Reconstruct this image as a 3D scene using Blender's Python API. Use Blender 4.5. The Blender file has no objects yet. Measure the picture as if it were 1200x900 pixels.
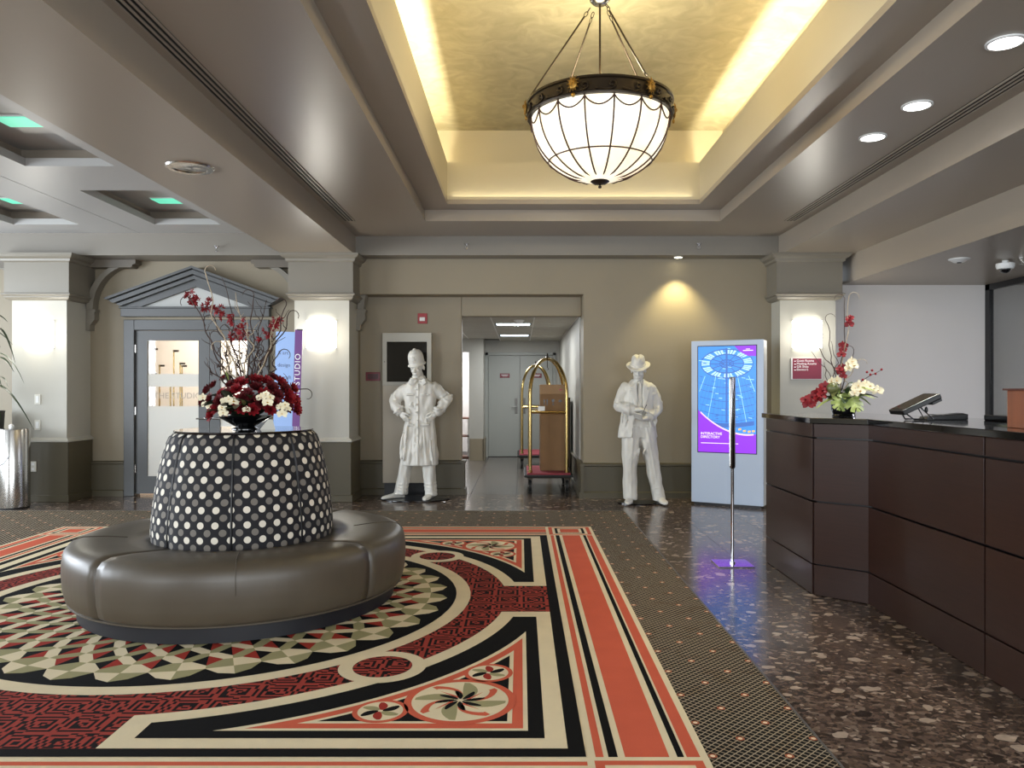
import bpy, bmesh, math, random
from mathutils import Vector, Matrix, noise as mnoise
random.seed(7)
PI = math.pi
S, C_, R_ = math.sin, math.cos, math.radians
scene = bpy.context.scene
COL = scene.collection

# ---------------------------------------------------------------- camera
# principal point of the picture sits at (610, 456) of 1200 x 900; focal length 901 px
EYE = 1.38
F = 901.0
cd = bpy.data.cameras.new('camera'); cam = bpy.data.objects.new('camera', cd); COL.objects.link(cam)
cam.location = (0, 0, EYE); cam.rotation_euler = (PI/2, 0, 0)
cd.sensor_width = 36; cd.lens = 36*F/1200; cd.shift_x = -10/1200; cd.shift_y = 6/1200
cd.clip_start = .05; cd.clip_end = 200
scene.camera = cam
# ---------------------------------------------------------------- world (daylight entering from behind and the left)
w = bpy.data.worlds.new('world'); scene.world = w; w.use_nodes = True
w.node_tree.nodes['Background'].inputs[0].default_value = (.80, .90, 1.0, 1)
w.node_tree.nodes['Background'].inputs[1].default_value = 1.0
scene.view_settings.view_transform = 'Standard'; scene.view_settings.look = 'None'
scene.view_settings.gamma = 1; scene.view_settings.use_curve_mapping = False
scene.view_settings.exposure = 0.60
try:
    scene.cycles.max_bounces = 8; scene.cycles.diffuse_bounces = 5; scene.cycles.sample_clamp_indirect = 6
except Exception: pass

def area(name, loc, rot, sx, sy, power, color, spread=None):
    l = bpy.data.lights.new(name, 'AREA'); l.shape = 'RECTANGLE'; l.size = sx; l.size_y = sy
    l.energy = power; l.color = color
    if spread: l.spread = spread
    o = bpy.data.objects.new(name, l); COL.objects.link(o); o.location = loc; o.rotation_euler = rot
    return o
def spot(name, loc, power, color, angle, blend=.6, rot=(0, 0, 0), size=.04):
    l = bpy.data.lights.new(name, 'SPOT'); l.energy = power; l.color = color; l.spot_size = R_(angle); l.spot_blend = blend
    l.shadow_soft_size = size
    o = bpy.data.objects.new(name, l); COL.objects.link(o); o.location = loc; o.rotation_euler = rot
    return o
WARM = (1, .88, .62)
# fluorescent tubes in the cove trough, long sides
area('cove_light_left', (-.93, 5.3, 3.47), (PI, 0, 0), .10, 5.9, 75, WARM)
area('cove_light_right', (2.05, 5.3, 3.47), (PI, 0, 0), .10, 5.9, 85, WARM)
area('cove_light_far', (.56, 8.33, 3.47), (PI, 0, 0), 2.6, .10, 1.5, WARM)
# recessed ceiling downlights over the desk aisle
DOWN = [(2.58, 4.10), (2.58, 5.0), (2.58, 5.63)]
for x, y in DOWN: spot('downlight_beam', (x, y, 3.20), 55, (1, .96, .9), 100, .7)
spot('wall_washer_beam', (1.97, 9.52, 2.95), 60, (1, .86, .45), 92, .8, (R_(6), 0, 0), .02)
# light troffers in the passage
area('troffer_light_near', (-.07, 11.65, 2.33), (0, 0, 0), .5, .6, 26, (.95, .98, 1))
area('troffer_light_far', (-.07, 14.1, 2.33), (0, 0, 0), .5, .6, 20, (.95, .98, 1))
area('side_room_light', (-1.9, 16.2, 2.3), (0, 0, 0), 1.2, 1.2, 60, (.95, .98, 1))
area('studio_light', (-4.3, 11.6, 2.75), (0, 0, 0), 2.4, 1.6, 95, (1, .9, .76))
# daylight through the lobby windows behind the camera and on the left
DAY = (.90, .95, 1.0)
for i, (x, w_) in enumerate(((-6.6, 3.6), (-.5, 3.6), (3.9, 3.6))): area('window_daylight', (x, -2.45, 1.6), (-PI/2, 0, PI), w_, 2.5, 128, DAY)
for y in (3.35, 6.9): area('window_daylight', (-8.57, y, 1.9), (0, -PI/2, 0), 1.95, 3.0, 200, (.83, .91, 1))
# added fill over the desk, no fixture; brightens the white wall behind it
area('desk_fill_light', (4.9, 6.0, 2.62), (0, 0, 0), .6, 2.4, 60, (.85, .88, 1))

# ================================================================ helpers
def lerp(a, b, t): return a+(b-a)*t
class MB:
    """collects faces; build() links them as ONE mesh object"""
    def __init__(s): s.v = []; s.f = []; s.m = []
    def add(s, vs, fs, mi=0):
        b = len(s.v); s.v += [tuple(p) for p in vs]
        for f in fs: s.f.append(tuple(b+i for i in f)); s.m.append(mi)
        return s
    def box(s, x0, x1, y0, y1, z0, z1, mi=0, M=None):
        vs = [(x, y, z) for z in (z0, z1) for y in (y0, y1) for x in (x0, x1)]
        if M: vs = [M @ Vector(p) for p in vs]
        return s.add(vs, [(0, 2, 3, 1), (4, 5, 7, 6), (0, 1, 5, 4), (2, 6, 7, 3), (0, 4, 6, 2), (1, 3, 7, 5)], mi)
    def prism(s, pts, a, b, axis='y', mi=0):
        n = len(pts)
        def P(p, t): return {'y': (p[0], t, p[1]), 'z': (p[0], p[1], t), 'x': (t, p[0], p[1])}[axis]
        vs = [P(p, a) for p in pts]+[P(p, b) for p in pts]
        fs = [tuple(range(n)), tuple(range(2*n-1, n-1, -1))]+[(i, i+n, (i+1) % n+n, (i+1) % n) for i in range(n)]
        return s.add(vs, fs, mi)
    def lathe(s, prof, n=24, c=(0, 0, 0), a0=0, a1=2*PI, sx=1, sy=1, mi=0):
        full = abs(a1-a0-2*PI) < 1e-6; k = n if full else n+1; vs = []
        for r, z in prof:
            for i in range(k):
                a = a0+(a1-a0)*i/n; vs.append((c[0]+r*C_(a)*sx, c[1]+r*S(a)*sy, c[2]+z))
        fs = []
        for j in range(len(prof)-1):
            for i in range(n):
                i2 = (i+1) % k; fs.append((j*k+i, j*k+i2, (j+1)*k+i2, (j+1)*k+i))
        if full:
            if prof[0][0] > 1e-4: fs.append(tuple(range(k-1, -1, -1)))
            if prof[-1][0] > 1e-4: fs.append(tuple((len(prof)-1)*k+i for i in range(k)))
        return s.add(vs, fs, mi)
    def ell(s, c, r, nu=14, nv=9, M=None, mi=0):
        if not hasattr(r, '__len__'): r = (r, r, r)
        vs = []
        for j in range(nv+1):
            p = -PI/2+PI*j/nv
            for i in range(nu):
                a = 2*PI*i/nu; q = Vector((r[0]*C_(p)*C_(a), r[1]*C_(p)*S(a), r[2]*S(p)))
                if M: q = M @ q
                vs.append((c[0]+q[0], c[1]+q[1], c[2]+q[2]))
        fs = [(j*nu+i, j*nu+(i+1) % nu, (j+1)*nu+(i+1) % nu, (j+1)*nu+i) for j in range(nv) for i in range(nu)]
        return s.add(vs, fs, mi)
    def tube(s, pts, r, n=8, closed=False, mi=0):
        pts = [Vector(p) for p in pts]; N = len(pts); rs = r if hasattr(r, '__len__') else [r]*N
        vs = []; ref = None
        for i, p in enumerate(pts):
            if closed: t = pts[(i+1) % N]-pts[i-1]
            else: t = pts[min(i+1, N-1)]-pts[max(i-1, 0)]
            if t.length < 1e-9: t = Vector((0, 0, 1))
            t.normalize()
            if ref is None:
                ref = Vector((0, 0, 1)) if abs(t.z) < .9 else Vector((1, 0, 0))
            a = ref-t*ref.dot(t)
            if a.length < 1e-4: a = Vector((1, 0, 0))-t*t.x
            a.normalize(); b = t.cross(a); ref = a
            for k in range(n):
                q = 2*PI*k/n; vs.append(p+(a*C_(q)+b*S(q))*rs[i])
        fs = []
        for i in range(N if closed else N-1):
            j = (i+1) % N
            for k in range(n): fs.append((i*n+k, i*n+(k+1) % n, j*n+(k+1) % n, j*n+k))
        if not closed: fs += [tuple(range(n-1, -1, -1)), tuple((N-1)*n+k for k in range(n))]
        return s.add(vs, fs, mi)
    def loft(s, rings, mi=0):
        n = len(rings[0]); vs = [p for r in rings for p in r]; fs = []
        for j in range(len(rings)-1):
            for i in range(n): fs.append((j*n+i, j*n+(i+1) % n, (j+1)*n+(i+1) % n, (j+1)*n+i))
        fs += [tuple(range(n-1, -1, -1)), tuple((len(rings)-1)*n+i for i in range(n))]
        return s.add(vs, fs, mi)
    def build(s, name, mats, parent=None, smooth=False, loc=None, rot=None, bevel=0, label=None, cat=None, group=None, kind=None, solid=0):
        me = bpy.data.meshes.new(name); me.from_pydata(s.v, [], s.f); 
        if not isinstance(mats, (list, tuple)): mats = [mats]
        for m in mats: me.materials.append(m)
        if len(mats) > 1: me.polygons.foreach_set('material_index', s.m)
        if smooth: me.polygons.foreach_set('use_smooth', [True]*len(s.f))
        me.validate(); me.update()
        if smooth is True or smooth == 1:
            try: me.set_sharp_from_angle(angle=R_(40))
            except Exception: pass
        o = bpy.data.objects.new(name, me); COL.objects.link(o)
        if parent: o.parent = parent
        if loc: o.location = loc
        if rot: o.rotation_euler = rot
        if bevel:
            b = o.modifiers.new('bevel', 'BEVEL'); b.width = bevel; b.segments = 2; b.limit_method = 'ANGLE'; b.angle_limit = R_(40)
        if solid:
            b = o.modifiers.new('solid', 'SOLIDIFY'); b.thickness = solid; b.offset = 0
        tag(o, label, cat, group, kind)
        return o
def tag(o, label=None, cat=None, group=None, kind=None):
    if label: o['label'] = label
    if cat: o['category'] = cat
    if group: o['group'] = group
    if kind: o['kind'] = kind
    return o
def thing(name, label, cat, loc=(0, 0, 0), rz=0, group=None, kind=None):
    o = bpy.data.objects.new(name, None); COL.objects.link(o); o.location = loc; o.rotation_euler = (0, 0, rz)
    o.empty_display_size = .1
    return tag(o, label, cat, group, kind)
def dup(root, loc, rz=0, label=None, scale=None):
    r = root.copy(); COL.objects.link(r); r.location = loc; r.rotation_euler = (0, 0, rz)
    if label: r['label'] = label
    if scale: r.scale = (scale, scale, scale)
    for ch in list(root.children):
        c = ch.copy(); COL.objects.link(c); c.parent = r
        for g in ch.children:
            d = g.copy(); COL.objects.link(d); d.parent = c
    return r
def again(o, parent, loc=None, rot=None, scale=None):
    """another piece sharing the mesh of o"""
    c = o.copy(); COL.objects.link(c); c.parent = parent
    if loc is not None: c.location = loc
    if rot is not None: c.rotation_euler = rot
    if scale is not None: c.scale = scale if hasattr(scale, '__len__') else (scale,)*3
    return c
def text(s, size, m, parent, loc, rot=(PI/2, 0, 0), align='LEFT', name='lettering', depth=.001, spacing=1, label=None):
    cu = bpy.data.curves.new(name, 'FONT'); cu.body = s; cu.size = size; cu.extrude = depth; cu.align_x = align; cu.space_character = spacing
    cu.resolution_u = 3
    t = bpy.data.objects.new('tmp', cu); COL.objects.link(t)
    dg = bpy.context.evaluated_depsgraph_get(); dg.update()
    me = bpy.data.meshes.new_from_object(t.evaluated_get(dg)); bpy.data.objects.remove(t)
    me.materials.clear(); me.materials.append(m)
    o = bpy.data.objects.new(name, me); COL.objects.link(o); o.parent = parent; o.location = loc; o.rotation_euler = rot
    if label: o['label'] = label
    return o
def remesh(mb, voxel, smooth=3, fold=None):
    """fuse overlapping shapes of mb into one continuous surface"""
    me = bpy.data.meshes.new('t'); me.from_pydata(mb.v, [], mb.f); me.update()
    bm = bmesh.new(); bm.from_mesh(me); bmesh.ops.recalc_face_normals(bm, faces=bm.faces); bm.to_mesh(me); bm.free()
    o = bpy.data.objects.new('t', me); COL.objects.link(o)
    r = o.modifiers.new('r', 'REMESH'); r.mode = 'VOXEL'; r.voxel_size = voxel; r.use_smooth_shade = True
    if smooth: s_ = o.modifiers.new('s', 'SMOOTH'); s_.iterations = smooth; s_.factor = .5
    dg = bpy.context.evaluated_depsgraph_get(); dg.update()
    m2 = bpy.data.meshes.new_from_object(o.evaluated_get(dg)); bpy.data.objects.remove(o)
    if fold:
        sc, amt, st = fold; m2.update()
        nrm = [v.normal.copy() for v in m2.vertices]
        for v, n_ in zip(m2.vertices, nrm):
            p = Vector((v.co.x*sc, v.co.y*sc, v.co.z*sc*st)); v.co += n_*(mnoise.noise(p)*amt+mnoise.noise(p*2.3+Vector((5, 1, 2)))*amt*.5)
    m2.polygons.foreach_set('use_smooth', [True]*len(m2.polygons)); m2.update()
    return m2
def link_mesh(me, name, m, parent, label=None):
    me.materials.clear(); me.materials.append(m); me.name = name
    o = bpy.data.objects.new(name, me); COL.objects.link(o); o.parent = parent
    if label: o['label'] = label
    return o

# ================================================================ materials
def srgb(*c): return tuple(((x/255)/12.92 if x/255 <= .04045 else ((x/255+.055)/1.055)**2.4) for x in c)
class NT:
    def __init__(s, name):
        s.m = bpy.data.materials.new(name); s.m.use_nodes = True; s.t = s.m.node_tree; s.b = s.t.nodes['Principled BSDF']
        s.out = s.t.nodes['Material Output']
    def n(s, typ, ins={}, **kw):
        x = s.t.nodes.new(typ)
        for k, v in kw.items(): setattr(x, k, v)
        for k, v in ins.items(): s.set(x.inputs[k], v)
        return x
    def set(s, inp, v):
        if hasattr(v, 'bl_idname') and 'Socket' in type(v).__name__: s.t.links.new(v, inp)
        elif hasattr(v, 'outputs'): s.t.links.new(v.outputs[0], inp)
        else:
            if hasattr(v, '__len__') and len(v) == 3 and inp.type == 'RGBA': v = (*v, 1)
            inp.default_value = v
    def math(s, op, a, b=0, c=None):
        x = s.t.nodes.new('ShaderNodeMath'); x.operation = op; s.set(x.inputs[0], a); s.set(x.inputs[1], b)
        if c is not None: s.set(x.inputs[2], c)
        return x.outputs[0]
    def mix(s, f, a, b):
        x = s.t.nodes.new('ShaderNodeMix'); x.data_type = 'RGBA'; s.set(x.inputs[0], f); s.set(x.inputs[6], a); s.set(x.inputs[7], b)
        return x.outputs[2]
    def ramp(s, f, stops, const=False):
        x = s.t.nodes.new('ShaderNodeValToRGB'); s.set(x.inputs[0], f); e = x.color_ramp
        if const: e.interpolation = 'CONSTANT'
        while len(e.elements) < len(stops): e.elements.new(.5)
        for el, (p, c) in zip(e.elements, stops): el.position = p; el.color = (*c, 1)
        return x.outputs[0]
    def coord(s, kind='Object'):
        if kind == 'World': return s.n('ShaderNodeNewGeometry').outputs['Position']
        return s.n('ShaderNodeTexCoord').outputs[kind]
    def bump(s, h, strength=.3, dist=.01):
        b = s.n('ShaderNodeBump', {'Strength': strength, 'Distance': dist, 'Height': h}); s.t.links.new(b.outputs[0], s.b.inputs['Normal'])
def mat(name, c, rough=.5, metal=0, var=0, vs=3, bs=0, bst=.2, coat=0, emit=None, es=0, spec=None, coord='World', trans=0, alpha=1, stretch=(1, 1, 1)):
    t = NT(name); b = t.b
    b.inputs['Roughness'].default_value = rough; b.inputs['Metallic'].default_value = metal
    col = (*c, 1)
    if var or bs:
        mp = t.n('ShaderNodeMapping', {'Vector': t.coord(coord)}); mp.inputs['Scale'].default_value = stretch
    if var:
        nz = t.n('ShaderNodeTexNoise', {'Vector': mp, 'Scale': vs, 'Detail': 4})
        d = tuple(x*(1-var) for x in c); u = tuple(min(1, x*(1+var)) for x in c)
        t.set(b.inputs['Base Color'], t.mix(t.math('MULTIPLY_ADD', nz.outputs[0], 2, -.5), d, u))
    else: b.inputs['Base Color'].default_value = col
    if bs:
        nz = t.n('ShaderNodeTexNoise', {'Vector': mp, 'Scale': bs, 'Detail': 3}); t.bump(nz.outputs[0], bst, .01)
    if coat: b.inputs['Coat Weight'].default_value = coat; b.inputs['Coat Roughness'].default_value = .08
    if emit: b.inputs['Emission Color'].default_value = (*emit, 1); b.inputs['Emission Strength'].default_value = es
    if spec is not None: b.inputs['Specular IOR Level'].default_value = spec
    if trans: b.inputs['Transmission Weight'].default_value = trans
    if alpha < 1: b.inputs['Alpha'].default_value = alpha
    return t.m
def shaded(m, name):  # plain alias for readability
    return m
WALL = srgb(136, 125, 104)
M = {}
M['wall'] = mat('wall_paint', WALL, .55, var=.04, vs=1.5, bs=120, bst=.05)
M['wall_white'] = mat('white_wall_paint', srgb(205, 200, 196), .6, var=.03, vs=1, bs=150, bst=.04)
M['shaft'] = mat('column_paint', srgb(176, 173, 162), .55, bs=150, bst=.04)
M['olive'] = mat('olive_wainscot_paint', srgb(78, 71, 52), .45, var=.05, vs=2, bs=90, bst=.05)
M['cap'] = mat('taupe_trim_paint', srgb(120, 114, 102), .4, bs=90, bst=.03)
M['crown'] = mat('dark_crown_paint', srgb(98, 90, 78), .4)
M['ceil'] = mat('ceiling_satin_paint', srgb(150, 139, 125), .33, var=.04, vs=1.2, bs=18, bst=.04, stretch=(1, .2, 1))
M['ceil_left'] = mat('pale_ceiling_paint', srgb(165, 163, 160), .38, var=.03, vs=1.2)
M['cream'] = mat('cream_cove_paint', srgb(196, 186, 158), .5, var=.03, vs=1)
t = NT('cove_plaster'); nz = t.n('ShaderNodeTexNoise', {'Vector': t.coord('World'), 'Scale': 5, 'Detail': 7, 'Distortion': 1.4})
t.set(t.b.inputs['Base Color'], t.ramp(nz.outputs[0], [(.3, srgb(165, 158, 128)), (.5, srgb(176, 169, 140)), (.7, srgb(190, 184, 154))]))
t.b.inputs['Roughness'].default_value = .38; t.bump(nz.outputs[0], .12, .01); M['plaster'] = t.m
M['grey'] = mat('slate_grey_door_paint', srgb(74, 75, 75), .38, bs=80, bst=.03)
M['pedi'] = mat('pediment_field_paint', srgb(172, 172, 168), .5)
M['black'] = mat('black_satin', srgb(14, 14, 16), .3)
M['black_gloss'] = mat('black_gloss', srgb(9, 9, 11), .06, coat=.5)
M['steel'] = mat('brushed_steel', srgb(190, 188, 184), .2, 1, bs=60, bst=.02, stretch=(1, 1, .02))
M['chrome'] = mat('chrome', srgb(205, 205, 208), .08, 1)
M['fascia'] = mat('fascia_shaded_paint', srgb(122, 116, 106), .4, var=.03, vs=1)  # ceiling paint darkened for the far beam, its shade put into the colour
M['hardware'] = mat('dull_hardware_steel', srgb(110, 108, 104), .4, .8)
M['brass'] = mat('polished_brass', srgb(176, 152, 98), .24, 1)
M['gold'] = mat('antique_gold', srgb(150, 115, 55), .38, .9)
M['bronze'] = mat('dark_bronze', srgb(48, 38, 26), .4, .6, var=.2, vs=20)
M['cane'] = mat('bowl_cane', srgb(70, 44, 30), .5, .3)
M['white'] = mat('white_plastic', srgb(225, 225, 222), .4)
M['wplate'] = mat('ivory_switch_plate', srgb(205, 202, 190), .45)
M['maroon'] = mat('maroon_enamel', srgb(108, 20, 34), .35)
M['red'] = mat('alarm_red', srgb(150, 16, 24), .35)
M['sign'] = mat('crimson_sign_face', srgb(120, 10, 44), .4)
M['letter'] = mat('white_letter', (.9, .9, .9), .5)
M['letter_grey'] = mat('grey_letter', srgb(150, 150, 145), .5)
M['rubber'] = mat('black_rubber', srgb(24, 23, 22), .6)
M['carton'] = mat('brown_cardboard', srgb(132, 100, 66), .75, var=.06, vs=6)
M['carton_flap'] = mat('pale_cardboard', srgb(158, 126, 92), .75)
M['cart_carpet'] = mat('rose_cart_carpet', srgb(148, 60, 70), .9, var=.15, vs=60, bs=300, bst=.4)
M['ceil_tile'] = mat('passage_ceiling_tile', srgb(190, 188, 178), .8, var=.04, vs=3, bs=200, bst=.2)
M['passage'] = mat('passage_wall_paint', srgb(172, 170, 162), .55, var=.03, vs=1)
M['door_pale'] = mat('passage_door_paint', srgb(150, 152, 146), .42)
M['tube_emit'] = mat('lit_diffuser', (.9, .95, 1), .4, emit=(.75, .92, 1), es=3.2)
M['lamp_emit'] = mat('lit_lamp', (1, 1, 1), .4, emit=(1, .98, .95), es=9)
M['wash_emit'] = mat('lit_washer_lens', (1, 1, 1), .4, emit=(1, .93, .62), es=12)
M['sconce_emit'] = mat('lit_sconce_shade', (1, 1, .97), .4, emit=(1, .97, .88), es=3.4)
M['green_emit'] = mat('lit_green_panel', (.1, .5, .35), .4, emit=(.16, .85, .55), es=.5)
M['statue'] = mat('white_statue_paint', srgb(206, 203, 194), .5, var=.04, vs=9, coord='Object', bs=45, bst=.12)
M['kiosk'] = mat('kiosk_silver_paint', srgb(176, 188, 204), .35, .1)
M['kiosk_side'] = mat('kiosk_side_white', srgb(212, 212, 206), .35)
M['panel'] = mat('beige_laminate', srgb(176, 166, 148), .4)
M['screen'] = mat('dark_screen', srgb(16, 14, 12), .08, coat=.5)
M['grille'] = mat('black_slot', srgb(8, 8, 8), .8)
M['glass'] = mat('clear_glass', (.95, .97, .97), .02, trans=1)
M['frost'] = mat('frosted_film', srgb(222, 220, 212), .7, alpha=.8)
M['pot'] = mat('dark_planter', srgb(40, 38, 36), .5)
M['soil'] = mat('soil', srgb(50, 38, 28), .95, var=.3, vs=60)
def leaf_mat(name, c, r=.4): return mat(name, c, r, var=.25, vs=14, coord='Object')
M['leaf'] = leaf_mat('dark_green_leaf', srgb(42, 60, 32)); M['leaf_olive'] = leaf_mat('olive_leaf', srgb(88, 92, 52))
M['leaf_pale'] = leaf_mat('pale_green_leaf', srgb(150, 165, 92)); M['leaf_drk'] = leaf_mat('deep_leaf', srgb(24, 32, 20))
M['petal_red'] = mat('crimson_petal', srgb(128, 10, 22), .6, var=.3, vs=25, coord='Object')
M['petal_dark'] = mat('dark_red_petal', srgb(88, 8, 16), .65, var=.3, vs=25, coord='Object')
M['petal_cream'] = mat('cream_petal', srgb(238, 228, 196), .55, var=.06, vs=25, coord='Object')
M['petal_heart'] = mat('yellow_flower_heart', srgb(205, 160, 50), .6)
M['twig'] = mat('dark_twig', srgb(58, 40, 32), .7, var=.3, vs=30); M['twig_pale'] = mat('pale_twig', srgb(168, 152, 128), .7, var=.2, vs=30)
M['wood_box'] = mat('reddish_wood', srgb(128, 74, 48), .4, var=.2, vs=14, stretch=(1, 1, .1))
# glowing chandelier glass
t = NT('lit_alabaster'); nz = t.n('ShaderNodeTexNoise', {'Vector': t.coord('Object'), 'Scale': 3.2, 'Detail': 4, 'Distortion': 1.2})
t.b.inputs['Base Color'].default_value = (.9, .85, .7, 1)
t.set(t.b.inputs['Emission Color'], t.ramp(nz.outputs[0], [(.38, (1, .80, .50)), (.55, (1, .93, .76)), (.7, (1, .98, .93))]))
t.b.inputs['Emission Strength'].default_value = .62; M['alabaster'] = t.m
# breccia stone floor
def breccia(name, dark, mid, light, rough, objrand=True):
    t = NT(name); pos = t.coord('World')
    if objrand:
        oi = t.n('ShaderNodeObjectInfo'); off = t.n('ShaderNodeVectorMath', {0: pos}, operation='ADD')
        t.set(off.inputs[1], t.n('ShaderNodeCombineXYZ', {'X': t.math('MULTIPLY', oi.outputs['Random'], 13.0), 'Y': t.math('MULTIPLY', oi.outputs['Random'], 7.0)})); pos = off.outputs[0]
    wz = t.n('ShaderNodeTexNoise', {'Vector': pos, 'Scale': 6, 'Detail': 3})
    ws = t.n('ShaderNodeVectorMath', {0: wz.outputs['Color']}, operation='SCALE'); ws.inputs['Scale'].default_value = .11
    wv = t.n('ShaderNodeVectorMath', {0: pos, 1: ws}, operation='ADD')
    mp = t.n('ShaderNodeMapping', {'Vector': wv}); mp.inputs['Scale'].default_value = (1, 1.25, 1)
    v1 = t.n('ShaderNodeTexVoronoi', {'Vector': mp, 'Scale': 12, 'Randomness': 1}); v2 = t.n('ShaderNodeTexVoronoi', {'Vector': mp, 'Scale': 42, 'Randomness': 1})
    s1 = t.n('ShaderNodeSeparateColor', {0: v1.outputs['Color']}); s2 = t.n('ShaderNodeSeparateColor', {0: v2.outputs['Color']})
    nz = t.n('ShaderNodeTexNoise', {'Vector': pos, 'Scale': 42, 'Detail': 8})
    base = t.ramp(nz.outputs[0], [(.38, dark), (.58, mid)])
    c1 = t.ramp(s2.outputs[0], [(0, dark), (.3, tuple(x*.75 for x in mid)), (.55, mid), (.82, tuple(lerp(a, b, .3) for a, b in zip(mid, light))), (.95, light)], True)
    col = t.mix(.6, base, c1)
    edge = t.math('LESS_THAN', v1.outputs['Distance'], .42); big = t.math('MULTIPLY', edge, t.math('GREATER_THAN', s1.outputs[0], .84))
    chip = t.mix(nz.outputs[0], tuple(x*.7 for x in light), tuple(min(1, x*1.25) for x in light))
    col = t.mix(t.math('MULTIPLY', big, .7), col, chip)
    blk = t.math('MULTIPLY', edge, t.math('LESS_THAN', s1.outputs[0], .13)); col = t.mix(t.math('MULTIPLY', blk, .8), col, tuple(x*.4 for x in dark))
    t.set(t.b.inputs['Base Color'], col); t.set(t.b.inputs['Roughness'], t.math('MULTIPLY_ADD', nz.outputs[0], .10, rough)); t.b.inputs['Specular IOR Level'].default_value = .6
    return t.m
M['stone'] = breccia('brown_breccia_stone', srgb(42, 33, 29), srgb(98, 81, 70), srgb(186, 168, 150), .12)
M['passage_tile'] = mat('grey_passage_tile', srgb(92, 86, 80), .22, var=.12, vs=4, bs=20, bst=.05)
M['grout'] = mat('dark_grout', srgb(50, 44, 40), .7)
# diamond lattice carpet
t = NT('lattice_carpet'); sp = t.n('ShaderNodeSeparateXYZ', {0: t.coord('World')}); X, Y = sp.outputs[0], sp.outputs[1]
p = .036
def tri(e): return t.math('ABSOLUTE', t.math('SUBTRACT', t.math('FRACT', e), .5))
u = t.math('DIVIDE', t.math('ADD', X, Y), p); v = t.math('DIVIDE', t.math('SUBTRACT', X, Y), p)
line = t.math('MAXIMUM', t.math('GREATER_THAN', tri(u), .405), t.math('GREATER_THAN', tri(v), .405))
q = p*8
fu = t.math('SUBTRACT', t.math('FRACT', t.math('DIVIDE', t.math('ADD', X, Y), q)), .5); fv = t.math('SUBTRACT', t.math('FRACT', t.math('DIVIDE', t.math('SUBTRACT', X, Y), q)), .5)
rr = t.math('SQRT', t.math('ADD', t.math('MULTIPLY', fu, fu), t.math('MULTIPLY', fv, fv)))
nz = t.n('ShaderNodeTexNoise', {'Vector': t.coord('World'), 'Scale': 400, 'Detail': 2})
big = t.n('ShaderNodeTexNoise', {'Vector': t.coord('World'), 'Scale': 9, 'Detail': 2})
lc = t.mix(t.math('GREATER_THAN', big.outputs[0], .60), srgb(158, 144, 122), srgb(150, 132, 108))
col = t.mix(line, srgb(24, 21, 19), lc)
col = t.mix(t.math('LESS_THAN', rr, .085), col, srgb(158, 92, 66)); col = t.mix(t.math('LESS_THAN', rr, .045), col, srgb(224, 204, 172))
t.set(t.b.inputs['Base Color'], col); t.b.inputs['Roughness'].default_value = .95; t.b.inputs['Specular IOR Level'].default_value = .1; t.bump(nz.outputs[0], .5, .004); M['lattice'] = t.m
# rug colours
def rugm(name, c):
    t = NT(name); nz = t.n('ShaderNodeTexNoise', {'Vector': t.coord('World'), 'Scale': 350, 'Detail': 2}); lo = t.n('ShaderNodeTexNoise', {'Vector': t.coord('World'), 'Scale': 5, 'Detail': 3})
    f = t.math('MULTIPLY_ADD', nz.outputs[0], .5, t.math('MULTIPLY', lo.outputs[0], .5))
    t.set(t.b.inputs['Base Color'], t.mix(f, tuple(x*.78 for x in c), tuple(min(1, x*1.18) for x in c))); t.b.inputs['Roughness'].default_value = .95; t.b.inputs['Specular IOR Level'].default_value = .1
    t.bump(nz.outputs[0], .5, .004); return t.m
RC, RO, RB, RS, RD = [rugm(n, srgb(*c)) for n, c in (('rug_cream', (214, 199, 166)), ('rug_coral', (194, 92, 68)), ('rug_black', (15, 14, 13)), ('rug_sage', (150, 144, 106)), ('rug_brick', (150, 50, 40)))]
t = NT('rug_key_fret'); sp = t.n('ShaderNodeSeparateXYZ', {0: t.coord('World')}); X, Y = sp.outputs[0], sp.outputs[1]
s_ = .17
ax = t.math('SUBTRACT', t.math('FRACT', t.math('DIVIDE', X, s_)), .5); ay = t.math('SUBTRACT', t.math('FRACT', t.math('DIVIDE', Y, s_)), .5)
d = t.math('MAXIMUM', t.math('ABSOLUTE', ax), t.math('ABSOLUTE', ay)); ringv = t.math('FRACT', t.math('MULTIPLY', d, 6.0))
rect = t.math('GREATER_THAN', ringv, .52)
cx = t.math('FLOOR', t.math('DIVIDE', X, .028333)); cy = t.math('FLOOR', t.math('DIVIDE', Y, .028333))
wn = t.n('ShaderNodeTexWhiteNoise', {'Vector': t.n('ShaderNodeCombineXYZ', {'X': cx, 'Y': cy})}, noise_dimensions='2D')
gap = t.math('GREATER_THAN', wn.outputs[0], .80); bars = t.math('MODULO', t.math('ADD', cx, t.math('MULTIPLY', cy, 1)), 2)
sel = t.mix(gap, rect, t.math('SUBTRACT', 1, rect))
t.set(t.b.inputs['Base Color'], t.mix(sel, srgb(26, 18, 17), srgb(146, 58, 48))); t.b.inputs['Roughness'].default_value = .95; t.b.inputs['Specular IOR Level'].default_value = .1
nz = t.n('ShaderNodeTexNoise', {'Vector': t.coord('World'), 'Scale': 350}); t.bump(nz.outputs[0], .5, .004); RF = t.m
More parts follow.
